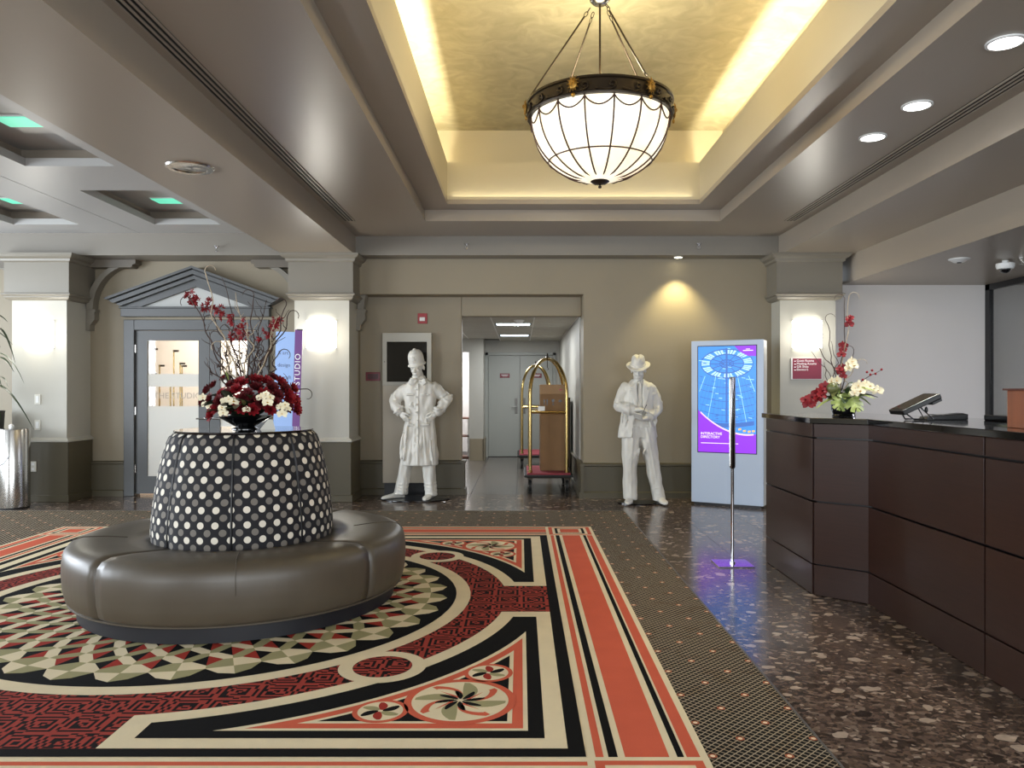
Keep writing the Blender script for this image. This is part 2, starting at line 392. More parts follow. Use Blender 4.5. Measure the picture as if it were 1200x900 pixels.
# leather with a fine woven emboss
t = NT('bronze_vinyl'); g = t.coord('Object'); sp = t.n('ShaderNodeSeparateXYZ', {0: g})
ang = t.math('MULTIPLY', t.math('ARCTAN2', sp.outputs[1], sp.outputs[0]), 1.0); A = t.math('MULTIPLY', ang, 48); Zc = t.math('MULTIPLY', sp.outputs[2], 48)
rad = t.math('MULTIPLY', t.math('SQRT', t.math('ADD', t.math('MULTIPLY', sp.outputs[0], sp.outputs[0]), t.math('MULTIPLY', sp.outputs[1], sp.outputs[1]))), 48)
hgt = t.math('MULTIPLY', t.math('SINE', t.math('ADD', A, t.math('ADD', Zc, rad))), t.math('SINE', t.math('SUBTRACT', A, t.math('ADD', Zc, rad))))
nz = t.n('ShaderNodeTexNoise', {'Vector': g, 'Scale': 4, 'Detail': 4})
t.set(t.b.inputs['Base Color'], t.mix(nz.outputs[0], srgb(70, 62, 51), srgb(82, 74, 62))); t.b.inputs['Roughness'].default_value = .3; t.b.inputs['Metallic'].default_value = 0
t.set(t.b.inputs['Roughness'], t.math('MULTIPLY_ADD', nz.outputs[0], .08, .36)); t.bump(hgt, .05, .003); M['vinyl'] = t.m
# polka dot fabric: local angle within a 45 degree panel times radius
t = NT('polka_dot_fabric'); sp = t.n('ShaderNodeSeparateXYZ', {0: t.coord('Object')}); X, Y, Z = sp.outputs
r = t.math('SQRT', t.math('ADD', t.math('MULTIPLY', X, X), t.math('MULTIPLY', Y, Y)))
a = t.math('DIVIDE', t.math('ADD', t.math('ARCTAN2', Y, X), PI+R_(-11.5)), PI/4); al = t.math('MULTIPLY', t.math('SUBTRACT', t.math('FRACT', a), .5), PI/4)
x = t.math('DIVIDE', t.math('MULTIPLY', al, r), .086); z = t.math('DIVIDE', Z, .088)
def dots(ox, oz, c, base):
    dx = t.math('SUBTRACT', t.math('FRACT', t.math('ADD', x, ox)), .5); dz = t.math('SUBTRACT', t.math('FRACT', t.math('ADD', z, oz)), .5)
    rr = t.math('SQRT', t.math('ADD', t.math('MULTIPLY', dx, dx), t.math('MULTIPLY', dz, dz))); return t.mix(t.math('LESS_THAN', rr, .235), base, c)
col = dots(0, 0, srgb(214, 206, 190), srgb(16, 14, 20)); col = dots(.5, .5, srgb(112, 106, 98), col)
t.set(t.b.inputs['Base Color'], col); t.b.inputs['Roughness'].default_value = .8
nz = t.n('ShaderNodeTexNoise', {'Vector': t.coord('Object'), 'Scale': 300}); t.bump(nz.outputs[0], .3, .003); M['polka'] = t.m
# desk wood
t = NT('mahogany_laminate'); mp = t.n('ShaderNodeMapping', {'Vector': t.coord('World')}); mp.inputs['Scale'].default_value = (1.2, 1.2, 22)
nz = t.n('ShaderNodeTexNoise', {'Vector': mp, 'Scale': 4, 'Detail': 5})
t.set(t.b.inputs['Base Color'], t.mix(nz.outputs[0], srgb(36, 19, 13), srgb(54, 32, 24))); t.b.inputs['Roughness'].default_value = .33; t.b.inputs['Specular IOR Level'].default_value = .35; t.b.inputs['Coat Weight'].default_value = .05; t.b.inputs['Coat Roughness'].default_value = .15; M['mahog'] = t.m
def screen_mat(name, c, s=1.0): return mat(name, tuple(x*.3 for x in c), .3, emit=c, es=s)
# ================================================================ structure
HB, HS, YF = 3.03, 3.265, 9.47       # beam underside, main soffit, far fascia
YC, YW = 9.42, 9.94                  # column fronts, wall with the studio door
def struct(name, mb, m, parent=None, **k):
    return mb.build(name, m, parent, kind=None if parent else 'structure', **k)
# ---- floor: slab, stone tiles one by one
fl = struct('floor', MB().box(-9, 7.4, -3, 17.2, -.2, -.004), M['grout'])
tilecache = {}
def tiles(x0, x1, y0, y1, ox, oy, m, name, p=.6, g=.0015):
    ix = math.floor((x0-ox)/p); 
    while ox+ix*p < x1-.01:
        a, b = max(x0, ox+ix*p), min(x1, ox+(ix+1)*p); iy = math.floor((y0-oy)/p)
        while oy+iy*p < y1-.01:
            c, d = max(y0, oy+iy*p), min(y1, oy+(iy+1)*p)
            key = (round(b-a, 3), round(d-c, 3), m.name)
            if b-a > .03 and d-c > .03:
                if key not in tilecache:
                    w_, h_ = b-a-2*g, d-c-2*g
                    o = MB().box(-w_/2, w_/2, -h_/2, h_/2, -.012, 0).build(name, m, fl); tilecache[key] = o
                else: o = again(tilecache[key], fl)
                o.location = ((a+b)/2, (c+d)/2, 0)
            iy += 1
        ix += 1
tiles(1.17, 3.0, 1.7, 8.69, -.05, .1, M['stone'], 'stone_tile')
tiles(-7.6, 3.3, 8.69, 10.08, -.05, 8.5, M['stone'], 'stone_tile')
tiles(-1.9, .78, 10.08, 15.66, -.05, 8.5, M['passage_tile'], 'passage_tile', g=.005)
tag(MB().box(-8.6, 1.165, .2, 8.69, -.003, .006).build('carpet', M['lattice']), 'dark diamond lattice broadloom carpet with small coral flowers', 'carpet')
struct('trim_1', MB().box(1.165, 1.175, .2, 8.7, -.003, .008).box(-8.6, 1.175, 8.69, 8.70, -.003, .008), M['hardware'])
# ---- wall with studio door
DX0, DX1, DZ = -5.108, -3.243, 2.274
struct('wall_back', MB().box(-8.6, DX0, YW, YW+.16, 0, HB+.05).box(DX1, -2.1, YW, YW+.16, 0, HB+.05).box(DX0, DX1, YW, YW+.16, DZ, HB+.05), M['wall'])
struct('wall_left', MB().box(-8.75, -8.6, -2.6, 1.8, 0, 3.5).box(-8.75, -8.6, 1.5, 12.8, 0, .9).box(-8.75, -8.6, 1.5, 12.8, 2.9, 3.5).box(-8.75, -8.6, 8.6, 12.8, .9, 2.9).box(-8.75, -8.6, 4.9, 5.2, .9, 2.9).box(-8.75, -8.6, 1.5, 1.8, .9, 2.9), M['wall'])
struct('wall_front', MB().box(-8.75, -8.4, -2.7, -2.5, 0, 3.4).box(-4.8, -2.3, -2.7, -2.5, 0, 3.4).box(1.3, 2.1, -2.7, -2.5, 0, 3.4).box(5.7, 7.4, -2.7, -2.5, 0, 3.4).box(-8.75, 7.4, -2.7, -2.5, 2.85, 3.4).box(-8.75, 7.4, -2.7, -2.5, 0, .35), M['wall'])
# recessed wall, lintel over the passage, header, right wall
struct('wall_recess', MB().box(-2.2, -.772, 10.08, 10.24, 0, 2.62).box(-.772, .80, 10.08, 10.24, 2.335, 2.62), M['wall'], bevel=.012)
struct('wall_header', MB().box(-2.2, .80, 9.75, 10.24, 2.585, HB+.05), M['wall'])
struct('wall_middle', MB().box(.80, 3.3, 9.75, 10.24, 0, HB+.05), M['wall'])
def skirting(name, x0, x1, y, h, parent=None, ends=0, d=.035):
    m = MB().prism([(y, 0), (y-d-.02, 0), (y-d-.02, .075), (y-d, .085), (y-d, h-.045), (y-d-.014, h-.035), (y-d-.014, h-.012), (y, h)], x0, x1, 'x')
    return struct(name, m, M['olive'], parent)
skirting('baseboard_back', -8.6, -6.2, YW, .455); skirting('baseboard_back', -5.56, DX0, YW, .455); skirting('baseboard_back', DX1, -2.77, YW, .455)
skirting('baseboard_recess', -2.1, -.76, 10.08, .45)
skirting('baseboard_middle', .80, 3.18, 9.75, .445)
# base returns at the passage mouth
struct('baseboard_passage', MB().prism([(-.772, 0), (-.715, 0), (-.715, .075), (-.735, .085), (-.735, .405), (-.72, .415), (-.72, .44), (-.772, .45)], 10.03, 10.24, 'y'), M['olive'])
struct('baseboard_passage', MB().prism([(.80, 0), (.743, 0), (.743, .075), (.763, .085), (.763, .40), (.75, .41), (.75, .435), (.80, .445)], 9.70, 15.6, 'y'), M['olive'])
# ---- passage
struct('wall_passage_right', MB().box(.785, .95, 10.24, 15.8, 0, 2.5), M['passage'])
struct('wall_passage_end', MB().box(-.86, .95, 15.76, 15.84, 0, 2.5).box(-.86, -.72, 14.9, 15.8, 0, 2.5).box(-.72, .785, 15.66, 15.8, 2.12, 2.5).box(.72, .785, 15.66, 15.8, 0, 2.12), M['passage'])  # first box is added behind the doors to stop light leaking round them
struct('wall_passage_left', MB().box(-1.0, -.86, 14.9, 15.05, 0, 2.5).box(-3.4, -1.0, 14.9, 15.05, 2.1, 2.5), M['passage'])
struct('wall_passage_side', MB().box(-2.3, -2.2, 10.24, 14.9, 0, 2.5), M['wall_white'])
struct('baseboard_end', MB().box(-.98, -.715, 14.86, 14.9, 0, .42).box(-.73, -.70, 14.86, 15.66, 0, .42), M['wall'])
struct('wall_side_room', MB().box(-3.6, -.8, 17.0, 17.1, 0, 2.5).box(-3.6, -3.5, 15, 17, 0, 2.5).box(-.86, -.8, 15.8, 17, 0, 2.5).box(-3.5, -.8, 15.05, 17, 2.5, 2.56), M['wall_white'])
# ceiling of the passage: lay-in tiles
ZC = 2.362
pc = struct('ceiling_passage', MB().box(-2.3, .95, 10.24, 15.0, ZC+.02, ZC+.06).box(-.86, .95, 15.0, 15.8, ZC+.02, ZC+.06), M['grout'])
pt = None
for i, x in enumerate((-2.21, -1.61, -1.01, -.41, .19)):
    for j in range(9):
        y = 10.26+j*.6
        if y > 14.9 and x < -.9: continue
        if i == 3 and j in (2, 6): continue
        if pt is None: pt = MB().box(.006, .594, .006, .594, 0, .016).build('ceiling_tile', M['ceil_tile'], pc, loc=(x, y, ZC)); continue
        again(pt, pc, (x, y, ZC))
g = MB()
for x in (-1.61, -1.01, -.41, .19, .785): g.box(x-.008, x+.008, 10.25, 15.6, ZC-.004, ZC+.004)
g.build('ceiling_grid', M['white'], pc)
tr = thing('recessed_troffer', 'lit fluorescent ceiling panel nearer the passage entrance', 'ceiling light', (-.11, 11.76, ZC-.002), group='passage light panels')
MB().box(-.29, .29, -.29, .29, .002, .02).build('housing', M['white'], tr)
MB().box(-.25, .25, -.22, .0, -.004, .003).build('diffuser', M['tube_emit'], tr)
for s_ in (-1, 1): MB().box(*sorted((s_*.28, s_*.255)), -.25, .02, -.008, .004).build('end_clip', M['black'], tr)
dup(tr, (-.11, 14.16, ZC-.002), label='lit fluorescent ceiling panel farther in above the double doors')
# double doors at the passage end
d2 = thing('door_2', None, None, (0, 15.66, 0), kind='structure')
MB().box(-.72, -.66, -.03, .02, 0, 2.12).box(.72, .66, -.03, .02, 0, 2.12).box(-.72, .72, -.03, .02, 2.07, 2.125).build('door_frame', M['door_pale'], d2)
for s in (-1, 1):
    x0, x1 = (-.655, -.015) if s < 0 else (-.008, .655)
    lf = MB().box(x0, x1, 0, .045, .01, 2.065).build('door_leaf', M['door_pale'], d2, bevel=.004)
    hx = -.09 if s < 0 else .07
    MB().box(hx-.028, hx+.028, -.012, 0, .88, 1.2).build('lock_plate', M['hardware'], lf, bevel=.004)
    MB().tube([(hx, -.012, 1.02), (hx, -.05, 1.02), (hx+s*.09, -.055, 1.02)], .009).build('door_handle', M['hardware'], lf)
MB().box(-.014, -.009, -.01, .03, .01, 2.07).build('seam_strip', M['hardware'], d2)
for x, lab in ((-.32, 'small maroon notice plate on the left passage door leaf'), (.33, 'small maroon notice plate on the right passage door leaf')):
    t_ = thing('door_sign', lab, 'sign', (x, 15.655, 1.655))
    MB().box(-.10, .10, -.008, 0, -.045, .045).build('plate', M['maroon'], t_, bevel=.004)
    MB().box(-.07, .07, -.0095, -.008, .008, .016).box(-.05, .05, -.0095, -.008, -.014, -.008).build('print', M['letter'], t_)
# passage ceiling bits
t_ = thing('smoke_detector', 'white round smoke detector on the passage ceiling', 'smoke detector', (-.02, 10.95, ZC))
MB().lathe([(.0, -.05), (.045, -.05), (.06, -.02), (.075, -.012), (.075, 0)], 20).build('housing', M['white'], t_, smooth=True)
def sprinkler(loc, lab, up=False, m='chrome'):
    t_ = thing('fire_sprinkler', lab, 'sprinkler', loc)
    MB().lathe([(.0, 0), (.032, 0), (.032, -.006), (.012, -.012), (.012, -.03), (0, -.03)], 16).build('escutcheon', M[m], t_, smooth=True)
    MB().tube([(-.014, 0, -.028), (-.016, 0, -.045), (-.004, 0, -.062)], .003, 6).tube([(.014, 0, -.028), (.016, 0, -.045), (.004, 0, -.062)], .003, 6).build('frame_arm', M[m], t_)
    MB().lathe([(0, -.062), (.022, -.062), (.022, -.066), (0, -.066)], 12).build('deflector', M[m], t_)
    return t_
sprinkler((-.06, 11.25, ZC), 'small sprinkler head on the passage ceiling before the first light')
# side room shelf with goods seen through the gap
sh = thing('display_shelf', 'low timber display shelf seen through the gap at the passage left', 'shelf', (-1.28, 15.6, 0))
for z in (.0, .42, .78): MB().box(-.25, .25, -.2, .2, z, z+.03).build('shelf_board', M['wood_box'], sh)
MB().box(-.25, -.22, -.2, .2, .03, .78).build('side_panel', M['white'], sh); MB().box(.22, .25, -.2, .2, .03, .78).build('side_panel', M['white'], sh)
for x, z, m, lab in ((-.1, .81, 'maroon', 'small maroon carton on the top board of the display shelf'), (.05, .45, 'black', 'small black carton on the middle board of the display shelf')):
    c = MB().box(-.05, .05, -.05, .05, 0, .16).build('gift_carton', M[m], loc=(-1.28+x, 15.55, z), bevel=.004); tag(c, lab, 'box')

# ---- studio behind the glass door
struct('wall_studio', MB().box(-6.4, -6.3, 10.1, 12.7, 0, 2.9).box(-2.5, -2.4, 10.24, 12.7, 0, 2.9).box(-6.3, -2.5, 12.6, 12.7, 0, 2.9).box(-6.3, -2.5, 10.1, 12.6, 2.8, 2.9), M['wall_white'])
struct('floor_studio', MB().box(-6.3, -2.5, 10.1, 12.6, -.004, .003), mat('studio_floor', srgb(200, 180, 160), .4))
ct = thing('studio_counter', 'pale display counter inside the studio behind the glass door', 'counter', (-4.7, 11.9, 0))
MB().box(-.9, .9, -.25, .25, 0, .9).build('cabinet', M['white'], ct, bevel=.01); MB().box(-.93, .93, -.28, .28, .9, .94).build('counter_top', M['panel'], ct, bevel=.005)
first = None
for i, (px, zt) in enumerate(((181, 2.0), (186, 1.75), (200, 1.98), (207, 1.75), (213, 1.78), (177, 1.62), (196, 1.6))):
    x = (px-610)*11.8/901
    t_ = thing('garment_post', ['slim golden post with a short arm, %s behind the left studio pane' % s for s in ('tall, leftmost', 'mid-height, second', 'tallest, central', 'shorter, right of centre', 'rightmost', 'lowest, at far left', 'lowest, near centre')][i], 'post', (x, 11.75+.08*(i % 4), .94), group='golden posts in the studio')
    MB().tube([(0, 0, 0), (0, 0, zt-.94)], .011, 8).build('pole', M['brass'], t_)
    MB().box(-.01, .075, -.01, .01, zt-.965, zt-.935).build('arm', M['bronze'], t_)
# door_1
d1 = thing('door_1', None, None, (0, YW, 0), kind='structure')
fz = .135
MB().box(DX0, DX0+fz, -.05, .12, 0, DZ).box(DX1-fz, DX1, -.05, .12, 0, DZ).box(DX0+fz, DX1-fz, -.05, .12, DZ-fz, DZ).build('door_frame', M['grey'], d1, bevel=.006)
def leaf(x0, x1, gx0, gx1):
    l = MB().box(x0, gx0, -.01, .04, .03, DZ-fz-.005).box(gx1, x1, -.01, .04, .03, DZ-fz-.005).box(gx0, gx1, -.01, .04, .03, .255).box(gx0, gx1, -.01, .04, 2.009, DZ-fz-.005).build('door_leaf', M['grey'], d1)
    MB().box(gx0, gx1, .008, .016, .255, 2.009).build('glass_pane', M['glass'], l)
    for a, b in ((1.41, 1.575), (.255, 1.16)): MB().box(gx0+.003, gx1-.003, .004, .0075, a, b).build('frosted_band', M['frost'], l)
    return l
xm = -4.016
lA = leaf(DX0+fz+.004, xm-.003, -4.821, -4.159); lB = leaf(xm+.003, DX1-fz-.004, -3.883, -3.53)
text('THE STUDIO', .105, M['letter_grey'], lA, (-4.745, .002, 1.26), spacing=1.05)
text('THE STU', .105, M['letter_grey'], lB, (-3.86, .002, 1.26), spacing=1.0)
for z in (.30, 1.05, 1.85): MB().tube([(DX0+fz+.002, -.018, z), (DX0+fz+.002, -.018, z+.1)], .012, 8).build('hinge', M['steel'], lA)
for x, l in ((xm-.06, lA), (xm+.06, lB)):
    MB().tube([(x, -.012, 1.0), (x, -.06, 1.0), (x-.09*(1 if x < xm else -1), -.065, 1.0)], .011).lathe([(0, 0), (.03, 0), (.03, .012), (0, .012)], 16, (x, -.022, 1.0)).build('door_handle', M['steel'], l, smooth=True)
# pediment
p1 = thing('trim_2', None, None, (0, YW, 0), kind='structure')
pcx, bz, apx, hw = -4.17, 2.425, 2.945, 1.12
MB().box(pcx-hw+.17, pcx+hw-.17, -.10, 0, bz-.115, bz-.01).box(pcx-hw+.15, pcx+hw-.15, -.115, 0, bz-.01, bz+.01).build('lower_band', M['grey'], p1, bevel=.004)
def rake(s, o0, o1, d):  # band parallel to the slope, between perpendicular offsets o0, o1 under the outer line
    ex, ez = pcx+s*hw, bz+.11; sl = Vector((pcx-ex, apx-ez)); L = sl.length; sl /= L; nn = Vector((sl.y, -sl.x))*(1 if s < 0 else -1)
    if nn.y > 0: nn = -nn
    def at(o, x=None):  # point on offset line at centre or at the end
        base = Vector((ex, ez))+nn*o; k = (pcx-base.x)/sl.x; return base+sl*k
    a = Vector((ex, ez))+nn*o0+sl*(o0*.9); b = Vector((ex, ez))+nn*o1+sl*(o1*.9)
    return MB().prism([tuple(a), tuple(at(o0)), tuple(at(o1)), tuple(b)], -d, 0, 'y')
for s in (-1, 1):
    for o0, o1, d in ((0, .030, .20), (.030, .045, .13), (.045, .095, .175), (.095, .108, .09), (.108, .15, .135), (.15, .235, .08)):
        rake(s, o0, o1, d).build('raking_moulding', M['grey'], p1)
MB().prism([(pcx-.83, bz), (pcx+.83, bz), (pcx, apx-.20)], -.03, 0, 'y').build('pediment_field', M['pedi'], p1)

# ---- ceiling and beams
ce = thing('ceiling', None, None, (0, 0, 0), kind='structure')
def ring(mb, ox0, ox1, oy0, oy1, ix0, ix1, iy0, iy1, z0, z1):
    return mb.box(ox0, ix0, oy0, oy1, z0, z1).box(ix1, ox1, oy0, oy1, z0, z1).box(ix0, ix1, oy0, iy0, z0, z1).box(ix0, ix1, iy1, oy1, z0, z1)
ring(MB(), -2.03, 3.18, -1.5, YF, -1.07, 2.24, 2.2, 8.62, HS, 3.39).build('main_soffit', M['ceil'], ce)
ring(MB(), -1.4, 2.6, 1.9, 8.95, -.797, 1.945, 2.45, 8.35, 3.39, 3.44).build('cove_ledge', M['ceil'], ce)
ring(MB(), -.84, 1.988, 2.41, 8.393, -.797, 1.945, 2.45, 8.35, 3.44, 3.844).build('cove_lip', M['cream'], ce)
ring(MB(), -1.3, 2.45, 2.0, 8.85, -1.12, 2.28, 2.15, 8.68, 3.44, 4.4).build('cove_wall', M['cream'], ce)
MB().box(-1.3, 2.45, 2.0, 8.85, 4.30, 4.4).build('cove_ceiling', M['plaster'], ce)
MB().box(-2.91, -2.03, -1.5, YF, HB, 3.6).build('beam', M['ceil'], ce)
MB().box(3.18, 4.05, -1.5, YF, HB, 3.6).build('beam', M['ceil'], ce)
MB().box(-8.6, 4.05, YF, 10.24, HB, 3.6).build('beam', M['fascia'], ce)
MB().box(4.05, 7.3, -1.5, 9.9, 2.70, 3.6).build('low_soffit', M['ceil'], ce)
# coffered bay
HL = 3.303
cxs = [(-7.6, -6.84), (-5.92, -5.16), (-4.27, -3.50)]; cys = [(.36, 1.94), (2.74, 4.3), (5.1, 6.63), (7.44, 8.98)]
m = MB(); xs = [-8.6, -7.6, -6.84, -5.92, -5.16, -4.69]
for a, b in ((-8.6, -7.6), (-6.84, -5.92), (-5.16, -4.695), (-4.685, -4.27), (-3.50, -2.91)): m.box(a, b, -1.5, YF, HL, HL+.07)
ys = [-1.5]+[q for c in cys for q in c]+[YF]
for a, b in cxs:
    for k in range(0, len(ys), 2): m.box(a, b, ys[k], ys[k+1], HL, HL+.07)
m.build('coffered_soffit', M['ceil_left'], ce)
MB().box(-8.6, -2.91, -1.5, YF, HL+.17, HL+.25).build('coffer_back', M['ceil_left'], ce)
ge = None
for i, (a, b) in enumerate(cxs):
    for j, (c, d) in enumerate(cys):
        m = MB(); ring(m, a-.14, b+.14, c-.14, d+.14, a-.10, b+.10, c-.10, d+.10, HL+.07, HL+.17); m.build('coffer_rim', M['ceil'], ce)
        if j in (2, 3) and i > 0:
            x, y = a+.37, (5.98 if j == 2 else 8.5)
            lab = {(2, 3): 'green glowing square panel in the far coffer beside the left beam', (2, 2): 'green glowing square panel in the nearer coffer at top left', (1, 3): 'green glowing square panel in the far coffer at the left picture edge', (1, 2): 'green glowing square panel in the nearer outer coffer'}[(i, j)]
            if (i, j) == (1, 2): continue
            t_ = thing('indicator_light', lab, 'ceiling light', (x, y, HL+.17), group='green panels in the coffers')
            MB().box(-.15, .15, -.12, .12, -.012, 0).build('housing', M['white'], t_); MB().box(-.14, .14, -.11, .11, -.018, -.012).build('diffuser', M['green_emit'], t_)
# slot diffusers
def slot(x0, x1, lab, flip):
    t_ = thing('slot_diffuser', lab, 'air vent', ((x0+x1)/2, 0, HS)); w_ = (x1-x0)/2
    MB().box(-w_, w_, .5, 8.6, -.004, .0).build('back_strip', M['grille'], t_)
    for k in range(4):
        x = -w_+k*(2*w_-.012)/3; MB().box(x, x+.012, .5, 8.6, -.012, -.004).build('slat', M['ceil'], t_)
slot(-1.97, -1.85, 'long linear slot air diffuser along the left beam', 0); slot(2.95, 3.07, 'long linear slot air diffuser along the right beam', 1)
# recessed downlights
dl = None
for (x, y), lab in zip([(2.63, 4.17), (2.63, 5.10), (2.63, 5.74)], ('round lit downlight nearest the top right corner', 'middle one of the three lit downlights right of the cove', 'farthest one of the three lit downlights right of the cove')):
    if dl is None:
        dl = thing('recessed_downlight', lab, 'downlight', (x, y, HS), group='downlights over the desk aisle')
        MB().lathe([(.098, -.001), (.098, -.010), (.082, -.012), (.080, -.002)], 28).build('trim_ring', M['white'], dl, smooth=True)
        MB().lathe([(0, -.006), (.082, -.006), (.082, -.001), (0, -.001)], 28).build('lens', M['lamp_emit'], dl)
    else: dup(dl, (x, y, HS), label=lab)
t_ = thing('wall_washer', 'small lit washer light in the beam above the hatted statue', 'downlight', (1.97, 9.6, HB))
MB().lathe([(.06, 0), (.06, -.008), (.045, -.01), (.045, 0)], 24).build('trim_ring', M['white'], t_, smooth=True); MB().lathe([(0, -.006), (.045, -.006), (.045, -.001), (0, -.001)], 20).build('lens', M['wash_emit'], t_)
t_ = thing('ceiling_speaker', 'round flush metal speaker on the underside of the left beam', 'speaker', (-2.46, 5.72, HB))
MB().lathe([(.0, -.012), (.03, -.012), (.05, -.006), (.12, -.006), (.125, -.012), (.165, -.012), (.172, 0)], 36).build('grille', M['steel'], t_, smooth=True)
sprinkler((-3.72, YF-.06, HB+.10), 'chrome sprinkler head at the far edge of the coffered bay')
sprinkler((-.66, 9.40, HB+.13), 'chrome sprinkler head on the fascia left of the chandelier'); sprinkler((2.18, 9.40, HB+.13), 'chrome sprinkler head on the fascia right of the chandelier')
sprinkler((5.05, 7.75, 2.70), 'dark sprinkler head on the low soffit at the right', m='steel')
t_ = thing('smoke_detector', 'flat white smoke detector on the low soffit over the desk', 'smoke detector', (4.45, 7.8, 2.70))
MB().lathe([(0, -.035), (.05, -.035), (.085, -.012), (.10, -.008), (.10, 0)], 24).build('housing', M['white'], t_, smooth=True); MB().lathe([(0, -.045), (.02, -.043), (.022, -.034)], 12).build('sensor', M['black'], t_)
t_ = thing('dome_camera', 'white dome security camera under the low soffit', 'security camera', (4.98, 7.9, 2.70))
MB().lathe([(0, -.03), (.03, -.03), (.03, 0)], 16).lathe([(0, -.09), (.075, -.085), (.085, -.06), (.085, -.03), (0, -.028)], 24).build('housing', M['white'], t_, smooth=True)
MB().ell((0, 0, -.085), (.055, .055, .045)).build('dome', M['black_gloss'], t_, smooth=True)

# ---- columns
def column(x0, x1, lab, left_b, right_b):
    c = thing('column', lab, 'column', ((x0+x1)/2, YC, 0)); w_ = (x1-x0)/2; D = YW-YC
    MB().box(-w_, w_, 0, D, .77, 2.5).build('shaft', M['shaft'], c)
    b = .03
    MB().box(-w_-b, w_+b, -b, D, 0, .73).box(-w_-b-.02, w_+b+.02, -b-.02, D, 0, .085).build('base', M['olive'], c, bevel=.005)
    rings = [[(-w_-q, -q, z), (w_+q, -q, z), (w_+q, D, z), (-w_-q, D, z)] for q, z in ((b, .73), (b+.012, .735), (b+.012, .752), (0, .785))]
    MB().loft(rings).build('base_cap', M['shaft'], c)
    def mould(name, prof, m):
        MB().loft([[(-w_-q, -q, z), (w_+q, -q, z), (w_+q, D, z), (-w_-q, D, z)] for q, z in prof]).build(name, m, c)
    mould('neck_moulding', [(0, 2.465), (.045, 2.48), (.06, 2.50), (.06, 2.515), (.085, 2.53), (.085, 2.545), (.06, 2.555)], M['cap'])
    mould('capital', [(.06, 2.555), (.06, 2.925)], M['cap'])
    mould('crown_moulding', [(.06, 2.925), (.085, 2.94), (.09, 2.965), (.125, 2.985), (.14, 3.01), (.14, HB)], M['cap'])
    for s, on in ((-1, left_b), (1, right_b)):
        if not on: continue
        br = thing('bracket', None, None, (s*w_, D-.13, 0)); br.parent = c
        R0 = .50; cx_, cz = .60, 2.40
        vs = []; arcp = [(cx_-R0*S(a)*1.0, cz+R0*1.12*C_(a)) for a in [PI/2*(1-k/14) for k in range(15)]]
        outer = [(cx_-(R0+.085)*S(a), cz+(R0*1.12+.05)*C_(a)) for a in [PI/2*(1-k/14) for k in range(15)]]
        m = MB()
        for k in range(14):
            q = [outer[k], outer[k+1], arcp[k+1], arcp[k]]; m.prism([(s*a_, b_) for a_, b_ in q], 0, .13, 'y')
        m.box(*sorted((0, s*.12)), .02, .13, 2.37, 2.40).prism([(s*a_, b_) for a_, b_ in ((0, 2.13), (.05, 2.13), (.055, 2.20), (.11, 2.27), (.11, 2.37), (0, 2.37))], .02, .13, 'y')
        m.build('arch', M['cap'], br)
        pr = [(0, 2.93), (.60, 2.93), (.62, 2.945), (.62, 2.965), (.66, 2.98), (.66, HB-.002), (0, HB-.002)]
        MB().prism([(s*a_, b_) for a_, b_ in pr], -.03, .13, 'y').build('crown_arm', M['crown'], br)
    return c
column(-6.23, -5.56, 'leftmost square column with switch plates and a glowing sconce', True, True)
column(-2.77, -2.10, 'square column between the studio door and the helmeted statue', True, True)
column(3.18, 3.86, 'square column behind the desk carrying the crimson directory sign', True, False)
# sconces
sc = None
for x, lab in ((-5.90, 'glowing half-round sconce on the leftmost column'), (-2.44, 'glowing half-round sconce on the column near the helmeted statue'), (3.51, 'glowing half-round sconce above the crimson directory sign')):
    if sc is None:
        sc = thing('wall_sconce', lab, 'wall lamp', (x, YC, 2.05), group='sconces on the columns')
        MB().box(-.09, .09, -.012, 0, -.12, .12).build('back_plate', M['white'], sc)
        MB().lathe([(.175, -.17), (.18, -.165), (.18, .165), (.175, .17)], 20, (0, 0, 0), PI, 2*PI, 1, .6).build('shade', M['sconce_emit'], sc, smooth=True, solid=.004)
        for z in (-.17, 0, .17): MB().tube([(.183*C_(a), .112*S(a), z) for a in [PI+PI*k/16 for k in range(17)]], .004, 6).build('band', M['white'], sc)
    else: dup(sc, (x, YC, 2.05), label=lab)
    pl = bpy.data.lights.new('sconce_bulb', 'POINT'); pl.energy = 8; pl.color = (1, .95, .84); pl.shadow_soft_size = .09
    po = bpy.data.objects.new('sconce_bulb', pl); COL.objects.link(po); po.location = (x, YC-.19, 2.02)
# ---- desk side of the room
struct('wall_right', MB().box(3.86, 7.2, 9.75, 9.9, 0, 2.75), M['wall_white'])
struct('wall_far_right', MB().box(7.2, 7.3, -1, 9.9, 0, 2.75), M['wall_white'])
w1 = thing('window_1', None, None, (5.92, 0, 0), kind='structure')
MB().box(-.03, .03, 9.66, 9.75, 0, 2.70).box(-.03, .03, 6.0, 6.07, 0, 2.70).box(-.03, .03, 2.4, 2.47, 0, 2.70).build('mullion', M['black'], w1)
MB().box(-.03, .03, 2.4, 9.75, 2.63, 2.70).box(-.03, .03, 2.4, 9.75, 0, .06).build('rail', M['black'], w1)
for a, b in ((6.07, 9.66), (2.47, 6.0)): MB().box(-.005, .005, a, b, .06, 2.63).build('glass_pane', M['glass'], w1)
struct('baseboard_right', MB().box(3.9, 7.2, 9.73, 9.75, 0, .12), M['olive'])
